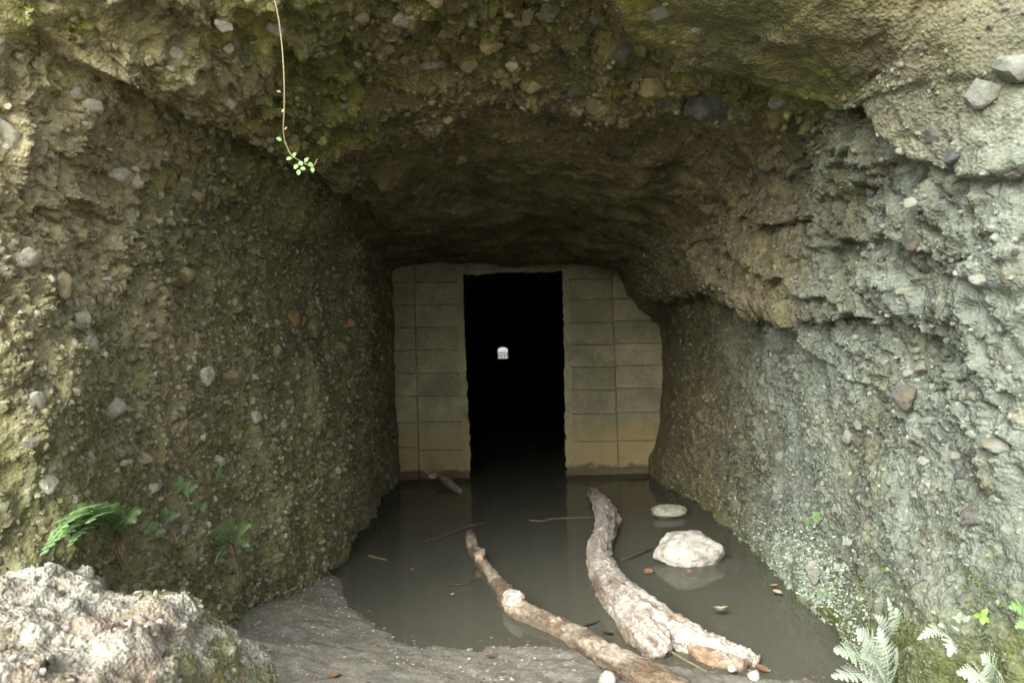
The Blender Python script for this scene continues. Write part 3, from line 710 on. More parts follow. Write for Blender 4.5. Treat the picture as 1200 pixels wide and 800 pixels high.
for bb_, ii, th in ((pbs, pid, .2), (pbs2, pid2, .2)):
    msk = sstep(th, th + .15, bb_) * (ii > .55) * .85; bc = bc * (1 - msk[:, None]) + (np.array([.40, .38, .31]) * (.6 + .5 * ii)[:, None]) * msk[:, None]
bank_o = np.array([-1.2, 1.8, 0])
me = mesh_np('earth_bank', b3d - bank_o, grid_faces(len(bx), len(by))); set_col(me, np.clip(bc, .03, .75))
bank = obj('earth_bank', me, M_BANK); bank.location = bank_o
rgb_ = np.random.default_rng(77); nb_ = 2200; ib = rgb_.choice(np.nonzero((fx > -1.9) & (b3d[:, 2] > .2))[0], nb_); v0, f0 = ICO[1]
varb = np.stack([rock_verts(v0, 930 + i, 8, .1) for i in range(12)]); szb = .003 + .011 * rgb_.random(nb_) ** 3
Vb = varb[rgb_.integers(0, 12, nb_)] * szb[:, None, None] * rgb_.uniform(.5, 1.4, (nb_, 1, 3)) + (b3d[ib] - bank_o)[:, None, :]
me_ = mesh_np('crumbs', Vb.reshape(-1, 3), (f0[None] + (np.arange(nb_) * len(v0))[:, None, None]).reshape(-1, 3), False)
pal = np.array([(.34, .32, .28), (.26, .225, .18), (.15, .115, .08), (.4, .375, .335), (.09, .07, .045), (.2, .175, .13)]); set_col(me_, np.repeat(pal[rgb_.integers(0, 6, nb_)] * rgb_.uniform(.7, 1.2, (nb_, 1)), len(v0), 0))
tag(obj('crumbs', me_, M_PEB, bank), kind='stuff')
tag(bank, 'pale crumbling gravelly bank with moss, close in the lower left corner', 'bank')

# ------------------------------------------------------------------ logs
def cr_path(pts, n_):
    pts = np.array(pts, float); q_ = np.linspace(0, len(pts) - 1, n_); return catmull(pts, q_)
def sweep(path, rad, nseg, disp=None, cap=True):
    path = np.asarray(path); n_ = len(path)
    tg = np.gradient(path, axis=0); tg /= np.linalg.norm(tg, axis=1, keepdims=True) + 1e-9
    up = np.array([0, 0, 1.0]); frames = []
    s0 = np.cross(tg[0], up); 
    if np.linalg.norm(s0) < .1: s0 = np.cross(tg[0], np.array([1.0, 0, 0]))
    s0 /= np.linalg.norm(s0)
    for i in range(n_):
        s0 = s0 - tg[i] * (s0 @ tg[i]); s0 /= np.linalg.norm(s0); frames.append((s0.copy(), np.cross(s0, tg[i])))
    S_ = np.array([f[0] for f in frames]); B_ = np.array([f[1] for f in frames])
    th = np.linspace(0, 2 * np.pi, nseg, endpoint=False)
    dirs = S_[:, None, :] * np.cos(th)[None, :, None] + B_[:, None, :] * np.sin(th)[None, :, None]
    r = np.asarray(rad)[:, None] * np.ones(nseg)[None]
    if disp is not None: r = r * disp(np.linspace(0, 1, n_)[:, None] * np.ones(nseg), th[None] * np.ones((n_, 1)), np.asarray(rad)[:, None] * np.ones(nseg), path)
    V_ = path[:, None, :] + dirs * r[..., None]
    V_ = V_.reshape(-1, 3)
    f_ = grid_faces(n_, nseg, True)
    if cap:
        V_ = np.concatenate([V_, [path[0], path[-1]]])
        a = np.arange(nseg); b = (a + 1) % nseg
        c0 = np.stack([b, a, np.full(nseg, n_ * nseg), np.full(nseg, n_ * nseg)], 1); c1 = np.stack([a, b, np.full(nseg, n_ * nseg + 1), np.full(nseg, n_ * nseg + 1)], 1) + np.array([(n_ - 1) * nseg, (n_ - 1) * nseg, 0, 0])
        tri = np.concatenate([c0[:, :3], c1[:, :3]])
        q2 = np.concatenate([f_[:, [0, 1, 2]], f_[:, [0, 2, 3]], tri])
        return V_, q2
    return V_, np.concatenate([f_[:, [0, 1, 2]], f_[:, [0, 2, 3]]])
def log_path(pts, lift=.45):
    out_, rr = [], []
    for (a, b, r) in pts:
        c = Pz(a, b, .05)
        for _ in range(4):
            rm = r * c[1] / F; h_ = ground_h(np.array([c[0]]), np.array([c[1]]))[0][0]
            c = Pz(a, b, max(h_, -.02) + rm * lift)
        out_.append(c); rr.append(rm * .88)
    return np.array(out_), np.array(rr)
def make_log_part(parent, name, pts, n_, nseg, seed, peel, palette, lift=.45, rough=1.0, pos=None, bark_amt=1.0):
    if pos is None: pth, rr = log_path(pts, lift)
    else: pth, rr = np.array([q_[:3] for q_ in pos]), np.array([q_[3] for q_ in pos])
    path = cr_path(pth, n_); rad = np.interp(np.linspace(0, len(rr) - 1, n_), np.arange(len(rr)), rr)
    L_ = np.linalg.norm(np.diff(path, axis=0), axis=1).sum()
    store = {}
    def disp(u, th, r, pa):
        al = u * L_
        c = np.stack([np.cos(th) * 2.2, np.sin(th) * 2.2, al * 3.0], -1).reshape(-1, 3)
        c3 = np.stack([np.cos(th) * r, np.sin(th) * r, al], -1).reshape(-1, 3)
        w3 = c3 + .02 * np.stack([fbm(c3 * 18, 2, seed + 1), fbm(c3 * 18, 2, seed + 2), fbm(c3 * 12, 2, seed + 3)], 1)
        big_ = fbm(c * .8, 3, seed)
        rid = ridged(w3 / np.array([.05, .05, .13]), 3, seed + 5)
        fine = fbm(c3 / np.array([.016, .016, .035]), 3, seed + 9)
        fac = facets(w3 / np.array([.04, .04, .16]), seed + 13)
        up_ = np.sin(th).ravel()
        pe = sstep(-.16, .20, fbm(c3 / np.array([.13, .13, .30]) + 5, 4, seed + 20) + peel + .30 * up_)
        fine2 = fbm(c3 / .012, 2, seed + 31) + .9 * fbm(np.stack([np.cos(th) * 9, np.sin(th) * 9, al * 3.5], -1).reshape(-1, 3) + .3 * big_[:, None], 3, seed + 37)
        store.update(pe=pe, rid=rid, fine=fine + .5 * fine2, big=big_, fac=fac)
        rr_ = np.maximum(r.ravel(), .01)
        d_ = 1 + rough * (.20 * big_ + (.010 * rid * (.6 + bark_amt) + .005 * fine + .0025 * fine2 + .008 * fac * bark_amt + .005 * (1 - pe)) / rr_)
        return d_.reshape(u.shape)
    V_, f_ = sweep(path, rad, nseg, disp)
    pe, rid, fine = store['pe'], store['rid'], store['fine']
    bark, pale = [np.array(q_) for q_ in palette]
    c_ = bark[None] * (1 + .5 * fine + .3 * rid)[:, None] * (1 - pe[:, None]) + pale[None] * (1 + .25 * fine + .15 * rid)[:, None] * pe[:, None]
    c_ = c_ * (1 + .28 * store['fac'])[:, None]
    kk = sstep(.0, -.45, rid) * .75; c_ = c_ * (1 - kk[:, None]) + np.array([.10, .06, .035]) * kk[:, None]
    c_ = np.concatenate([c_, np.tile(bark, (2, 1))])
    me_ = mesh_np(name, local(parent, V_), f_); set_col(me_, np.clip(c_, .02, .8))
    return obj(name, me_, M_WOOD, parent)
L1 = [(551, 626, 5), (554, 640, 8), (562, 655, 8.5), (580, 680, 9.5), (592, 696, 12), (600, 707, 15), (612, 718, 16), (640, 730, 15), (672, 745, 17), (710, 768, 19), (760, 793, 21), (810, 822, 22)]
lg = empty('driftwood_log', Pz(660, 745, 0)); tag(lg, 'long thin crooked brown log with white peeled patch, lying half in the pool', 'log')
L1 = [(a, b, r * .86) for a, b, r in L1]
make_log_part(lg, 'trunk', L1, 460, 84, 700, -.36, [(.105, .078, .05), (.26, .22, .165)], .5, .8, bark_amt=.5)
c = Pz(607, 709, .1); make_log_part(lg, 'knot', None, 30, 24, 705, .3, [(.2, .15, .1), (.33, .30, .26)], pos=[(*(Pz(596, 702, .05)), .04), (*(Pz(603, 702, .07)), .044), (*(Pz(608, 701, .09)), .03), (*(Pz(611, 700, .10)), .012)])
make_log_part(lg, 'twig_stub', None, 20, 14, 707, .1, [(.3, .22, .15), (.5, .42, .33)], pos=[(*Pz(560, 655, .05), .02), (*Pz(564, 648, .07), .016), (*Pz(566, 643, .09), .008)])
L2 = [(693, 575, 4), (699, 584, 9), (707, 596, 13), (713, 610, 13.5), (709, 626, 13), (703, 642, 14), (704, 660, 15.5), (711, 678, 18), (722, 694, 21), (738, 711, 25), (758, 727, 27), (784, 741, 24), (812, 752, 21), (845, 764, 16), (872, 773, 12), (889, 779, 8)]
lg2 = empty('driftwood_log', Pz(750, 730, 0)); tag(lg2, 'thick knobbly log with cracked whitish bark, twisting beside the boulder', 'log')
make_log_part(lg2, 'trunk', L2, 520, 120, 720, .05, [(.14, .115, .085), (.25, .225, .188)], .55, 1.0, bark_amt=.9)
make_log_part(lg2, 'root_flare', [(728, 700, 18), (742, 722, 23), (757, 742, 24), (770, 757, 20), (783, 768, 9)], 200, 100, 733, .05, [(.135, .105, .075), (.25, .22, .182)], .55, 1.0, bark_amt=.9)
make_log_part(lg2, 'branch', [(775, 738, 14), (800, 752, 13), (822, 766, 12), (848, 776, 11), (872, 784, 6)], 140, 60, 741, -.05, [(.15, .10, .065), (.26, .21, .16)], .5, 1.0)
# short stick leaning at the block wall
sk = empty('broken_stick', Pz(528, 566, 0)); tag(sk, 'short pale broken stick lying in water against the block wall', 'stick')
make_log_part(sk, 'stick_body', None, 60, 24, 760, -.1, [(.16, .12, .075), (.26, .21, .14)], pos=[(*Pz(502, 558, .09), .02), (*Pz(514, 557, .10), .032), (*Pz(524, 564, .06), .038), (*Pz(533, 571, .03), .034), (*Pz(540, 577, .0), .02)], rough=.8)

# ------------------------------------------------------------------ boulder, flat stone, white stones
def big_stone(name, label, cat, px, py, w_, h_, dep_, mat, seed, sub=5, sink=.25, group=None):
    c = Pz(px, py, 0.0)
    v, f_ = ICO[sub]
    w = rock_verts(v, seed, 26, .05, .80)
    w = w * (1 + .05 * fbm(v * 6, 4, seed + 3) + .03 * ridged(v * 5, 3, seed + 6) + .035 * facets(v / .55, seed + 8) + .012 * facets(v / .2, seed + 9))[:, None]
    sc_ = c[1] / F
    ext = np.array([w_ * sc_ / 2, dep_, h_ * sc_ / (1 - sink) / 1.0])
    w = w / np.abs(w).max(0) * ext * np.array([1, 1, .5 * 1.0])
    zmin = w[:, 2].min(); hh = w[:, 2].max() - zmin
    w[:, 2] -= zmin + hh * sink
    me_ = mesh_np(name, w, f_, True); me_.materials.append(mat)
    o = obj(name, me_); o.location = c; tag(o, label, cat, group); return o
boulder = big_stone('boulder', 'rounded pale boulder standing out of the pool beside the thick log', 'boulder', 806, 655, 85, 36, .22, M_ST['white'], 811, 5, .25)
flat = big_stone('flat_stone', 'small flat brown stone lying in the pool behind the boulder', 'stone', 783, 604, 46, 14, .13, M_ST['pale'], 823, 5, .12)
for (a, b, w_, h_, lab, sd_) in [(807, 753, 20, 26, 'upright white stone wedged between the branches of the thick log', 1), (711, 795, 22, 18, 'white stone on the mud in front of the thin log', 2), (827, 768, 11, 10, 'small white stone under the thick log branch', 3),
                                (858, 783, 13, 10, 'small white stone below the thick log, second from its tip', 4), (884, 791, 17, 14, 'white stone just below the tip of the thick log', 5), (1027, 795, 26, 26, 'white stone among the pale ferns at the picture edge', 6),
                                (1058, 793, 20, 20, 'small pale stone beside the pale fern clump', 7)]:
    c = Pz(a, b, .08); h_g = ground_h(np.array([c[0]]), np.array([c[1]]))[0][0]
    v, f_ = ICO[3]; sc_ = c[1] / F; w = rock_verts(v, 850 + sd_, 12, .08, .7) * np.array([w_ * sc_ / 2, w_ * sc_ / 2, h_ * sc_ / 2])
    me_ = mesh_np('white_stone', w, f_, True); me_.materials.append(M_ST['white']); o = obj('white_stone', me_)
    c = Pz(a, b, max(h_g, 0) + h_ * sc_ * .35); o.location = c; tag(o, lab, 'stone', 'white stones around the logs')

# ------------------------------------------------------------------ twigs and leaves on the water
def twig(label, pts, r, mat, z=.006, name='twig'):
    pth = [Pz(a, b, z + dz) for a, b, dz in pts]
    o = empty(name, pth[0]) if False else None
    path = cr_path(pth, 40); rad = np.linspace(r, r * .45, 40) * (1 + .2 * np.array([fbm(np.array([[i * .3, r * 100, 0]]), 2, 5)[0] for i in range(40)]))
    V_, f_ = sweep(path, rad, 7)
    me_ = mesh_np(name, V_ - pth[0], f_); me_.materials.append(mat); o = obj(name, me_); o.location = pth[0]
    return tag(o, label, 'twig', 'twigs lying in the pool')
twig('long dark forked twig floating between the stick and the thin log', [(498, 634, 0), (520, 628, 0), (545, 618, .01), (562, 614, .02), (573, 613, .0)], .012, M_DARKW)
twig('short straw coloured twig floating near the shore curve', [(432, 651, 0), (441, 653, .004), (453, 656, 0)], .011, M_TANW)
twig('thin pale straight twig floating between the two logs', [(620, 609, 0), (634, 610, .0), (650, 607, .0), (692, 606, -.004)], .005, M_TANW)
twig('reddish twig in the water between thick log and boulder', [(727, 656, 0), (742, 651, .01), (765, 642, .0)], .014, M_DARKW)
twig('dark twig in the shallows left of the root flare', [(677, 735, 0), (690, 730, .01), (703, 727, 0)], .011, M_DARKW)
twig('faint dark curved twig just under the thin log', [(528, 684, 0), (545, 684, 0), (563, 676, 0)], .004, M_DARKW)
twig('pale thin root trailing from the root flare over the mud', [(788, 764, .03), (805, 774, .03), (828, 786, .02)], .007, M_TANW, .03)
def leaf(label, px, py, L_, mat, spin, up_=.01, name='fallen_leaf', cat='leaf', curl=.4):
    c = Pz(px, py, 0); hg = max(0, ground_h(np.array([c[0]]), np.array([c[1]]))[0][0]); c = Pz(px, py, hg + up_)
    sc_ = c[1] / F * L_
    n_ = 9; V_ = []
    for i in range(n_):
        t = i / (n_ - 1); w_ = .42 * math.sin(math.pi * min(1, t * .92 + .04)) ** .8
        for s_ in (-1, -.5, 0, .5, 1): V_.append(((t - .5), s_ * w_, curl * (abs(s_) ** 2 * w_ * .8 + (t - .5) ** 2)))
    V_ = np.array(V_) * sc_
    me_ = mesh_np(name, V_, grid_faces(n_, 5)); me_.materials.append(mat); o = obj(name, me_); o.location = c; o.rotation_euler = (random.uniform(-.3, .3), random.uniform(-.3, .3), spin)
    return tag(o, label, cat, 'fallen leaves')
leaf('tan curled leaf floating on open water below the boulder', 845, 716, 20, M_LEAFT, 1.3, .03, curl=.8)
leaf('small tan leaf floating at the foot of the right wall, upper of two', 907, 686, 10, M_LEAFT, .3, .02)
leaf('small tan leaf floating at the foot of the right wall, lower of two', 911, 694, 12, M_LEAFT, 2.2, .02)
leaf('rusty leaf floating just in front of the boulder', 807, 670, 9, M_LEAFB, .4, .01)
leaf('brown leaf in the water beside the reddish twig', 760, 670, 13, M_LEAFB, .9, .01)
leaf('brown leaf at the shallow edge left of the root flare', 712, 742, 16, M_LEAFB, .2, .01)
leaf('dark red leaf at the tip of the thick log', 893, 784, 16, M_LEAFB, 2.5, .01)
leaf('dark brown leaf lying on the bare mud', 428, 766, 16, M_LEAFB, .2, .02)
leaf('reddish brown leaf near the bottom edge of the mud', 392, 790, 13, M_LEAFB, 1.0, .02)
leaf('brown leaf on the mud below the thin log', 575, 768, 13, M_LEAFB, 1.8, .02)
leaf('tiny yellow leaf floating in front of the thin log', 530, 696, 5, M_LEAFT, .2, .008)
leaf('tiny yellow leaf floating left of the thin log', 483, 667, 5, M_LEAFT, 1.2, .008)
# litter and grit on the shore
def litter(name, label, n_, region, smin, smax, pal, seed, flatz=1.0):
    rg_ = np.random.default_rng(seed); v0, f0 = ICO[1]
    X = rg_.uniform(region[0], region[1], n_ * 3); Y = rg_.uniform(region[2], region[3], n_ * 3)
    h_, s_ = ground_h(X, Y)
    dens = fbm(np.stack([X * 2.4, Y * 2.4, X * 0], 1), 3, seed) + .5
    ok = np.nonzero((s_ > -.12) & (dens > rg_.uniform(0, 1, len(X))))[0][:n_]; X, Y, h_ = X[ok], Y[ok], h_[ok]; n2 = len(ok)
    size = smin + (smax - smin) * rg_.random(n2) ** 4
    var = np.stack([rock_verts(v0, 960 + i, 8, .1) for i in range(12)])
    V_ = var[rg_.integers(0, 12, n2)] * size[:, None, None] * rg_.uniform(.5, 1.5, (n2, 1, 3)) * np.array([1, 1, flatz])
    a = rg_.uniform(0, 6.28, n2); X2 = V_[..., 0] * np.cos(a)[:, None] - V_[..., 1] * np.sin(a)[:, None]; Y2 = V_[..., 0] * np.sin(a)[:, None] + V_[..., 1] * np.cos(a)[:, None]
    V_ = np.stack([X2 + X[:, None], Y2 + Y[:, None], V_[..., 2] + (np.maximum(h_, -.003) + size * .15 * flatz)[:, None]], -1)
    me_ = mesh_np(name, V_.reshape(-1, 3), (f0[None] + (np.arange(n2) * len(v0))[:, None, None]).reshape(-1, 3), False)
    pal = np.array(pal); set_col(me_, np.repeat(pal[rg_.integers(0, len(pal), n2)] * rg_.uniform(.7, 1.3, (n2, 1)), len(v0), 0))
    return tag(obj(name, me_, M_PEB), label, 'gravel', kind='stuff')
litter('gravel', 'fine grit and leaf crumbs scattered over the muddy shore', 6500, (-1.7, 1.9, 2.8, 5.3), .0025, .013, [(.22, .2, .15), (.15, .12, .08), (.09, .07, .045), (.34, .31, .26), (.15, .10, .06)], 31, .4)

# ------------------------------------------------------------------ ferns
def frond_geo(base, tip, bulge, width, nrm_, npair=14, nlobe=6, seed=0, droop=.18):
    rg_ = np.random.default_rng(seed)
    base, tip, bulge, nrm_ = [np.array(q_, float) for q_ in (base, tip, bulge, nrm_)]
    ctrl = (base + tip) / 2 + bulge
    V_, f_ = [], []
    def bez(t): return (1 - t) ** 2 * base + 2 * t * (1 - t) * ctrl + t * t * tip
    def tang(t): v = 2 * (1 - t) * (ctrl - base) + 2 * t * (tip - ctrl); return v / (np.linalg.norm(v) + 1e-9)
    L_ = np.linalg.norm(tip - base)
    pth = np.array([bez(t) for t in np.linspace(0, 1, 16)])
    rv, rf = sweep(pth, np.linspace(L_ * .010, L_ * .002, 16), 5); V_.append(rv); f_.append(rf); o_ = len(rv)
    for k_ in range(npair):
        t = .14 + .86 * (k_ + .5) / npair
        prof = width * min(1, (t - .05) / .22) * (1 - ((t - .25) / .78) ** 1.5 if t > .25 else 1) + width * .05
        for sd_ in (-1, 1):
            tg = tang(t); side = np.cross(tg, nrm_); side /= np.linalg.norm(side) + 1e-9; nn_ = np.cross(side, tg)
            dr = side * sd_ + tg * (.28 + rg_.normal(0, .06)) + nn_ * rg_.normal(0, .10); dr /= np.linalg.norm(dr)
            ln = prof * rg_.uniform(.88, 1.08); o3 = bez(t)
            w_ = L_ / npair * .46
            # lobed pinna
            prev = None
            for m_ in range(nlobe):
                a0 = m_ / nlobe; a1 = (m_ + .98) / nlobe
                wl2 = w_ * (1 - a0 ** 1.6) * .95 + w_ * .06
                dz = lambda a_: -nn_ * droop * ln * a_ * a_
                p0 = o3 + dr * ln * a0 + dz(a0); p1 = o3 + dr * ln * a1 + dz(a1)
                cross_ = np.cross(nn_, dr)
                for s2 in (-1, 1):
                    tipv = o3 + dr * ln * (a0 + .75 / nlobe) + cross_ * s2 * wl2 + dz(a0) - nn_ * .12 * wl2
                    tip2 = o3 + dr * ln * (a0 + 1.02 / nlobe) + cross_ * s2 * wl2 * .75 + dz(a1) - nn_ * .10 * wl2
                    V_.append(np.array([p0, p1, tip2, tipv])); f_.append(np.array([[o_, o_ + 1, o_ + 2], [o_, o_ + 2, o_ + 3]])); o_ += 4
    return np.concatenate(V_), np.concatenate(f_)
def fern(label, base, fronds, mat, group, stalks=(), npair=14, nlobe=6):
    root = empty('fern', base); tag(root, label, 'fern', group)
    for i, (tip, bulge, width, nr) in enumerate(fronds):
        V_, f_ = frond_geo(base, tip, bulge, width, nr, npair, nlobe, hash(label) % 1000 + i if False else len(label) * 7 + i)
        me_ = mesh_np('frond', local(root, V_), f_, True); me_.materials.append(mat); obj('frond', me_, None, root)
    for i, pts in enumerate(stalks):
        path = cr_path(pts, 18); V_, f_ = sweep(path, np.linspace(.0035, .0015, 18), 5)
        me_ = mesh_np('dead_stalk', local(root, V_), f_, True); me_.materials.append(M_DRY); obj('dead_stalk', me_, None, root)
    return root
def on_wall(px, py, off=.0):
    c, n_, u = hit(px, py); return c + n_ * off, n_
def tip_at(px, py, Y): return P(px, py, Y)
toward = np.array([0, -.7, .7])
# large fern over the bank
b_, n_ = on_wall(140, 622); Yb = b_[1]
def rel(px, py, dy):
    c, n_, u = hit(px, py); return P(px, py, min(c[1], Yb) - .05 + dy * .5)
stk = []
for i in range(14):
    a = random.uniform(118, 152); e = a + random.uniform(-12, 22); stk.append([b_ + np.array(P(a, 622, Yb) - P(140, 622, Yb)), P(a + random.uniform(-4, 6), 640, Yb - .08), P(e, random.uniform(652, 672), Yb - .06)])
fern('bright green fern arching over the pale bank, with brown dead stalks', b_, [
    (rel(48, 650, -.30), (0, -.05, .16), .085, (-.2, -.6, .75)), (rel(66, 612, -.22), (0, -.03, .10), .08, (0, -.7, .7)), (rel(92, 590, -.1), (0, -.05, .06), .075, (0, -.8, .6)), (rel(70, 630, -.26), (0, -.05, .13), .08, (-.1, -.6, .75)),
    (rel(165, 600, -.12), (0, -.05, .06), .055, (.2, -.7, .7)), (rel(120, 594, -.25), (0, -.05, .06), .06, (0, -.8, .6)), (rel(58, 632, -.5), (0, -.06, .16), .085, (-.2, -.6, .75)), (rel(84, 602, -.5), (0, -.06, .12), .08, (0, -.7, .7)), (rel(104, 612, -.6), (0, -.06, .10), .07, (0, -.7, .7)), (rel(158, 612, -.4), (0, -.05, .08), .06, (.2, -.7, .7)), (rel(80, 640, -.36), (0, -.05, .12), .06, (-.1, -.6, .8))],
    M_FERN, 'ferns on the rock', stk, 15, 6)
b_, n_ = on_wall(272, 636); Yb = b_[1]
stk = []
for i in range(18):
    a = random.uniform(-10, 10); stk.append([b_ + np.array([0, -.02, 0]), P(268 + a, 665, Yb - .05), P(262 + a * 1.3 + random.uniform(-4, 6), random.uniform(690, 730), Yb - .04)])
fern('green fern with a long beard of dry brown stalks hanging below it', b_, [
    (rel(294, 616, -.25), (0, -.03, .06), .06, (0, -.8, .6)), (rel(246, 622, -.3), (0, -.05, .07), .075, (-.3, -.8, .5)), (rel(252, 660, -.25), (-.02, -.05, .04), .06, (-.5, -.8, .2)),
    (rel(272, 604, -.25), (0, -.04, .04), .055, (0, -.9, .4)), (rel(292, 640, -.08), (.02, -.03, .03), .03, (.4, -.8, .3))], M_FERN, 'ferns on the rock', stk, 12, 5)
def small_fern(label, px, py, size, mat, seed, nfr=4, group='small ferns on the rock', dirs=None):
    rg_ = np.random.default_rng(seed); b_, n_ = on_wall(px, py); sc_ = b_[1] / F
    fr = []
    for k_ in range(nfr):
        a = dirs[k_] if dirs else rg_.uniform(0.1, 3.0)
        L_ = size * rg_.uniform(.7, 1.1)
        t_ = b_ + (RIGHT * math.cos(a) * L_ + UP * math.sin(a) * L_) * sc_ + np.array([0, -.45 * L_ * sc_, 0]) + n_ * .02
        fr.append((t_, np.array([0, -.1, .18]) * L_ * sc_, L_ * sc_ * .36, n_ * .4 + np.array([0, -.5, .5])))
    return fern(label, b_ + n_ * .005, fr, mat, group, (), 9, 4)
small_fern('tiny green fern high above the fern with the brown beard', 213, 580, 22, M_FERN, 1)
small_fern('little green fern between the two larger ferns, upper', 232, 600, 18, M_FERN, 2)
small_fern('little green fern just beside the large arching fern', 192, 608, 22, M_FERN, 3)
small_fern('minute green sprig above the bearded fern', 258, 558, 14, M_FERN, 4)
small_fern('small bluish green fern low beside the bank', 178, 625, 20, M_FERN, 5)
# right-hand ferns
def edge_fern(label, base, tips, width, mat, npair=13, nl=6):
    fr = [(t_, bl, width * w_, nr) for t_, bl, w_, nr in tips]
    return fern(label, base, fr, mat, 'ferns at the foot of the grey wall', (), npair, nl)
Yr = 3.05
bb_ = P(1040, 806, Yr + .1)
edge_fern('large whitish fern clump at the water edge by the bottom of the picture', bb_, [
    (P(978, 762, Yr - .15), (0, -.05, .10), 1.0, (-.2, -.6, .7)), (P(1004, 738, Yr - .1), (0, -.05, .08), 1.0, (0, -.8, .5)), (P(975, 792, Yr - .2), (0, -.05, .08), .9, (-.2, -.5, .8)),
    (P(1030, 735, Yr), (0, -.06, .03), .8, (.1, -.9, .4)), (P(1050, 760, Yr - .1), (.02, -.05, .05), .7, (.3, -.8, .5)), (P(1010, 770, Yr - .28), (0, -.05, .10), .9, (0, -.7, .7))], .085, M_FERN_LIT, 13, 6)
b2_, n2_ = on_wall(1046, 748)
edge_fern('grey green fern frond above the whitish clump', b2_, [(P(1050, 712, b2_[1] - .12), (.01, -.05, .02), 1.0, (0, -.95, .3)), (P(1026, 722, b2_[1] - .12), (-.01, -.05, .04), .9, (-.3, -.8, .4)), (P(1040, 700, b2_[1] - .1), (0, -.05, .02), .6, (0, -.9, .4))], .04, M_FERN_LIT, 8, 5)
b3_, n3_ = on_wall(1108, 738); Y3 = b3_[1]
edge_fern('white fern with spread fronds midway along the mossy foot', b3_, [(P(1076, 748, Y3 - .12), (0, -.05, .05), .7, (-.2, -.7, .6)), (P(1112, 768, Y3 - .16), (0, -.06, .03), .9, (0, -.9, .4)), (P(1122, 738, Y3 - .12), (0, -.05, .04), .7, (.2, -.8, .6)), (P(1100, 732, Y3 - .1), (0, -.05, .03), .55, (0, -.8, .6))], .042, M_FERN_LIT, 9, 5)
b4_, n4_ = on_wall(1165, 800); Y4 = b4_[1]
edge_fern('white fern cut by the bottom edge, farthest from the pool', b4_, [(P(1122, 788, Y4 - .15), (0, -.05, .04), 1, (-.2, -.7, .6)), (P(1150, 768, Y4 - .12), (0, -.05, .04), 1, (0, -.9, .4)), (P(1172, 790, Y4 - .18), (0, -.05, .03), 1, (.2, -.8, .6)), (P(1135, 806, Y4 - .2), (0, -.05, .03), 1, (0, -.7, .7))], .055, M_FERN_LIT, 10, 5)
b5_, n5_ = on_wall(1205, 722); Y5 = b5_[1]
edge_fern('bright green fern entering from the picture edge beside the mossy foot', b5_, [(P(1183, 712, Y5 - .1), (0, -.04, .04), 1, (-.2, -.8, .5)), (P(1190, 735, Y5 - .1), (0, -.04, .02), .8, (-.3, -.8, .4)), (P(1212, 700, Y5 - .1), (0, -.04, .04), 1, (0, -.8, .6))], .04, M_FERN, 9, 5)
small_fern('small green fern on the grey wall above the carpet of tiny leaves', 950, 622, 24, M_FERN, 11)
small_fern('small dull green fern beside the grey stone in the leaf carpet', 985, 672, 22, M_FERN_LIT, 12)
small_fern('tiny whitish fern nearest the water at the leaf carpet', 928, 656, 14, M_FERN_LIT, 13, 3)
small_fern('small green fern at the top of the leaf carpet', 963, 612, 16, M_FERN, 14, 3)
small_fern('pale sprig on the brown damp patch of the grey wall', 995, 640, 15, M_FERN_LIT, 15, 3)
small_fern('little fern low in the leaf carpet', 963, 700, 14, M_FERN, 16, 3)
small_fern('pale green sprig on the moss above the white ferns', 1130, 730, 16, M_FERN_LIT, 17, 3)
# yellow-green leafed sprout
by_, ny_ = on_wall(1158, 722)
sp = empty('leafy_sprout', by_); tag(sp, 'yellow green three-leaved sprout on the mossy foot of the grey wall', 'plant')
def leaf_mesh(center, dirv, nr, L_, w_):
    dirv = np.array(dirv) / np.linalg.norm(dirv); side = np.cross(dirv, nr); side /= np.linalg.norm(side) + 1e-9; up_ = np.cross(side, dirv)
    V_ = []
    for i in range(7):
        t = i / 6; ww = w_ * math.sin(math.pi * (t * .93 + .04)) ** .7
        for s_ in (-1, 0, 1): V_.append(center + dirv * t * L_ + side * s_ * ww + up_ * (abs(s_) * ww * .25 - t * t * L_ * .2))
    return np.array(V_), grid_faces(7, 3)
for dv in ((-.9, -.3, .1), (.5, -.4, -.5), (.3, -.3, .6), (-.2, -.5, -.5)):
    V_, f_ = leaf_mesh(by_ + ny_ * .03, dv, np.array([-.3, -.8, .4]), .032, .010); me_ = mesh_np('leaf', local(sp, V_), f_); me_.materials.append(M_LEAFY); obj('leaf', me_, None, sp)
V_, f_ = sweep(np.array([by_ - ny_ * .01, by_ + ny_ * .015, by_ + ny_ * .03]), np.full(3, .002), 5); me_ = mesh_np('stem', local(sp, V_), f_); me_.materials.append(M_LEAFY); obj('stem', me_, None, sp)

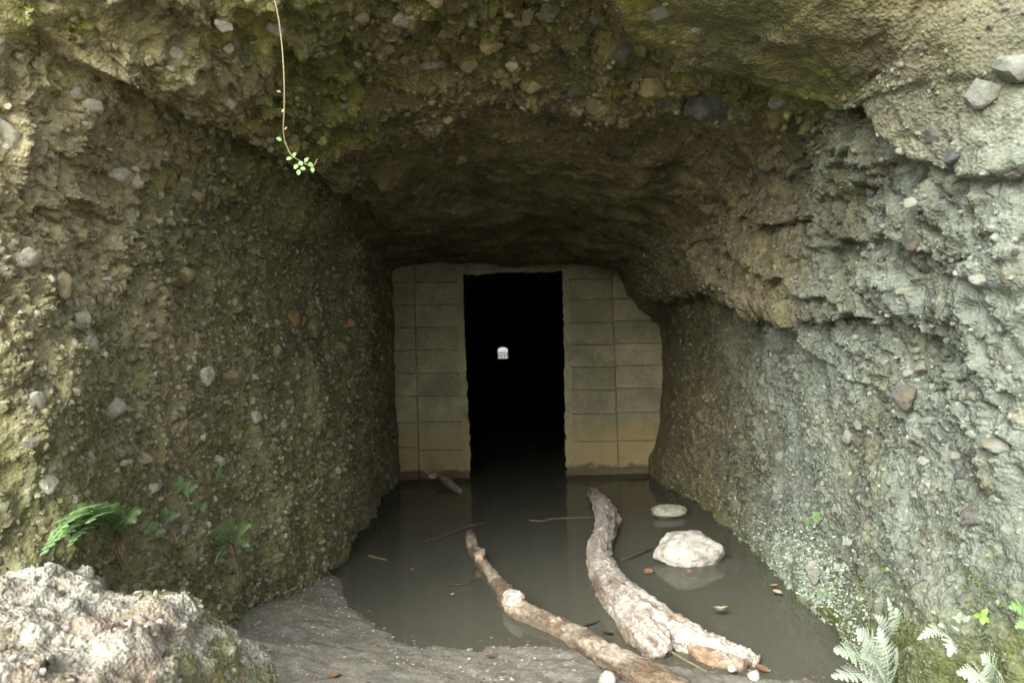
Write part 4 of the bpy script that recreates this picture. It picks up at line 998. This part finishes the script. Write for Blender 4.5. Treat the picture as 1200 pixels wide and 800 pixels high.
# ------------------------------------------------------------------ tiny-leaved carpet and moss tufts (uncountable)
def leaf_mass(name, label, pxs, sizes, mat, seed, lift=.01, parent=None):
    rg_ = np.random.default_rng(seed); V_, f_ = [], []; o_ = 0
    for (k_, s_) in zip(pxs, sizes):
        c, n_ = shell_p[k_], shell_n[k_]
        for q_ in range(3):
            a = rg_.normal(size=3); a = a / np.linalg.norm(a) + n_ * .7 + np.array([0, 0, -.2]); a /= np.linalg.norm(a)
            sd_ = np.cross(a, rg_.normal(size=3)); sd_ /= np.linalg.norm(sd_) + 1e-9
            b0 = c + rg_.normal(0, .006, 3); L_ = s_ * rg_.uniform(.6, 1.3)
            V_.append([b0, b0 + a * L_ * .55 + sd_ * L_ * .28, b0 + a * L_, b0 + a * L_ * .55 - sd_ * L_ * .28]); f_.append([o_, o_ + 1, o_ + 2, o_ + 3]); o_ += 4
    me_ = mesh_np(name, np.array(V_).reshape(-1, 3), np.array(f_), False); me_.materials.append(mat)
    o__ = obj(name, me_, None, parent)
    return tag(o__, label if not parent else None, 'ground cover' if not parent else None, kind='stuff')
ids = np.nonzero(inview & (U > 11.5))[0]
def poly_w(px, py, cx, cy, rx, ry, rot):
    a = (px - cx) * math.cos(rot) + (py - cy) * math.sin(rot); b = -(px - cx) * math.sin(rot) + (py - cy) * math.cos(rot); return (a / rx) ** 2 + (b / ry) ** 2
def pick(idx, w_, n_, seed):
    rg_ = np.random.default_rng(seed); ar = (SDEP[idx] ** 2); pw = w_ * ar; s_ = pw.sum()
    return rg_.choice(idx, n_, p=pw / s_)
wA = np.exp(-1.3 * poly_w(SPX[ids], SPY[ids], 952, 690, 62, 36, .75)) * (fbm(shell_p[ids] * 5, 2, 60) > -.25)
carpet = leaf_mass('ground_cover', 'pale carpet of tiny leaves on the wall foot beside the water', pick(ids, wA, 3600, 4), np.random.default_rng(1).uniform(.010, .022, 3600), M_TINY, 5)
wB = np.exp(-1.0 * poly_w(SPX[ids], SPY[ids], 1100, 740, 130, 80, .1)) * sstep(-.2, .3, fbm(shell_p[ids] * 4, 3, 61)) + .25 * np.exp(-1.5 * poly_w(SPX[ids], SPY[ids], 870, 640, 90, 18, .75))
moss = leaf_mass('moss', 'green moss over the foot of the grey wall', pick(ids, wB, 4200, 6), np.random.default_rng(2).uniform(.006, .016, 4200), M_MOSS, 7)
idl = np.nonzero(inview & (U < 5))[0]
wC = np.exp(-1.2 * poly_w(SPX[idl], SPY[idl], 170, 600, 190, 110, .1)) * sstep(.0, .4, fbm(shell_p[idl] * 4, 3, 62)) + .5 * np.exp(-1.2 * poly_w(SPX[idl], SPY[idl], 200, 40, 160, 60, .2)) * sstep(0, .4, fbm(shell_p[idl] * 4, 3, 64))
moss2 = leaf_mass('moss', 'thin green moss over the brown rock above the bank', pick(idl, wC, 2600, 8), np.random.default_rng(3).uniform(.005, .013, 2600), M_MOSS, 9)

# ------------------------------------------------------------------ hanging vine
vt = [(316, -30), (322, 0), (327, 25), (331, 60), (333, 95), (333, 130), (332, 150), (334, 166), (341, 181), (352, 189), (366, 195), (372, 186)]
Yv = 2.75
vp = [P(a, b, Yv + .02 * math.sin(i)) for i, (a, b) in enumerate(vt)]
vine = empty('hanging_vine', vp[0]); tag(vine, 'thin pale vine hanging from the brow with small green leaves at its tip', 'vine')
path = cr_path(vp, 90); V_, f_ = sweep(path, np.linspace(.0024, .0012, 90), 7); me_ = mesh_np('stem', local(vine, V_), f_); me_.materials.append(M_VINE); obj('stem', me_, None, vine)
for (a, b, dx, dz) in [(343, 184, .4, .4), (342, 185, -.6, -.2), (350, 190, .5, -.4), (349, 193, -.5, -.6), (352, 197, .7, -.2), (350, 199, 0, -1), (357, 190, .5, .5), (366, 196, -.4, .7), (366, 196, .1, -.8), (330, 165, -.6, .4), (333, 152, .5, .3), (329, 108, -.7, .2), (333, 128, -.4, -.6)]:
    c = P(a, b, Yv); V_, f_ = leaf_mesh(c, (dx, -.3, dz), np.array([.1, -.9, .3]), *((.020, .0075) if b > 160 else (.014, .004))); me_ = mesh_np('leaf', local(vine, V_), f_); me_.materials.append(M_VLEAF if b > 160 else M_VINE); obj('leaf', me_, None, vine)
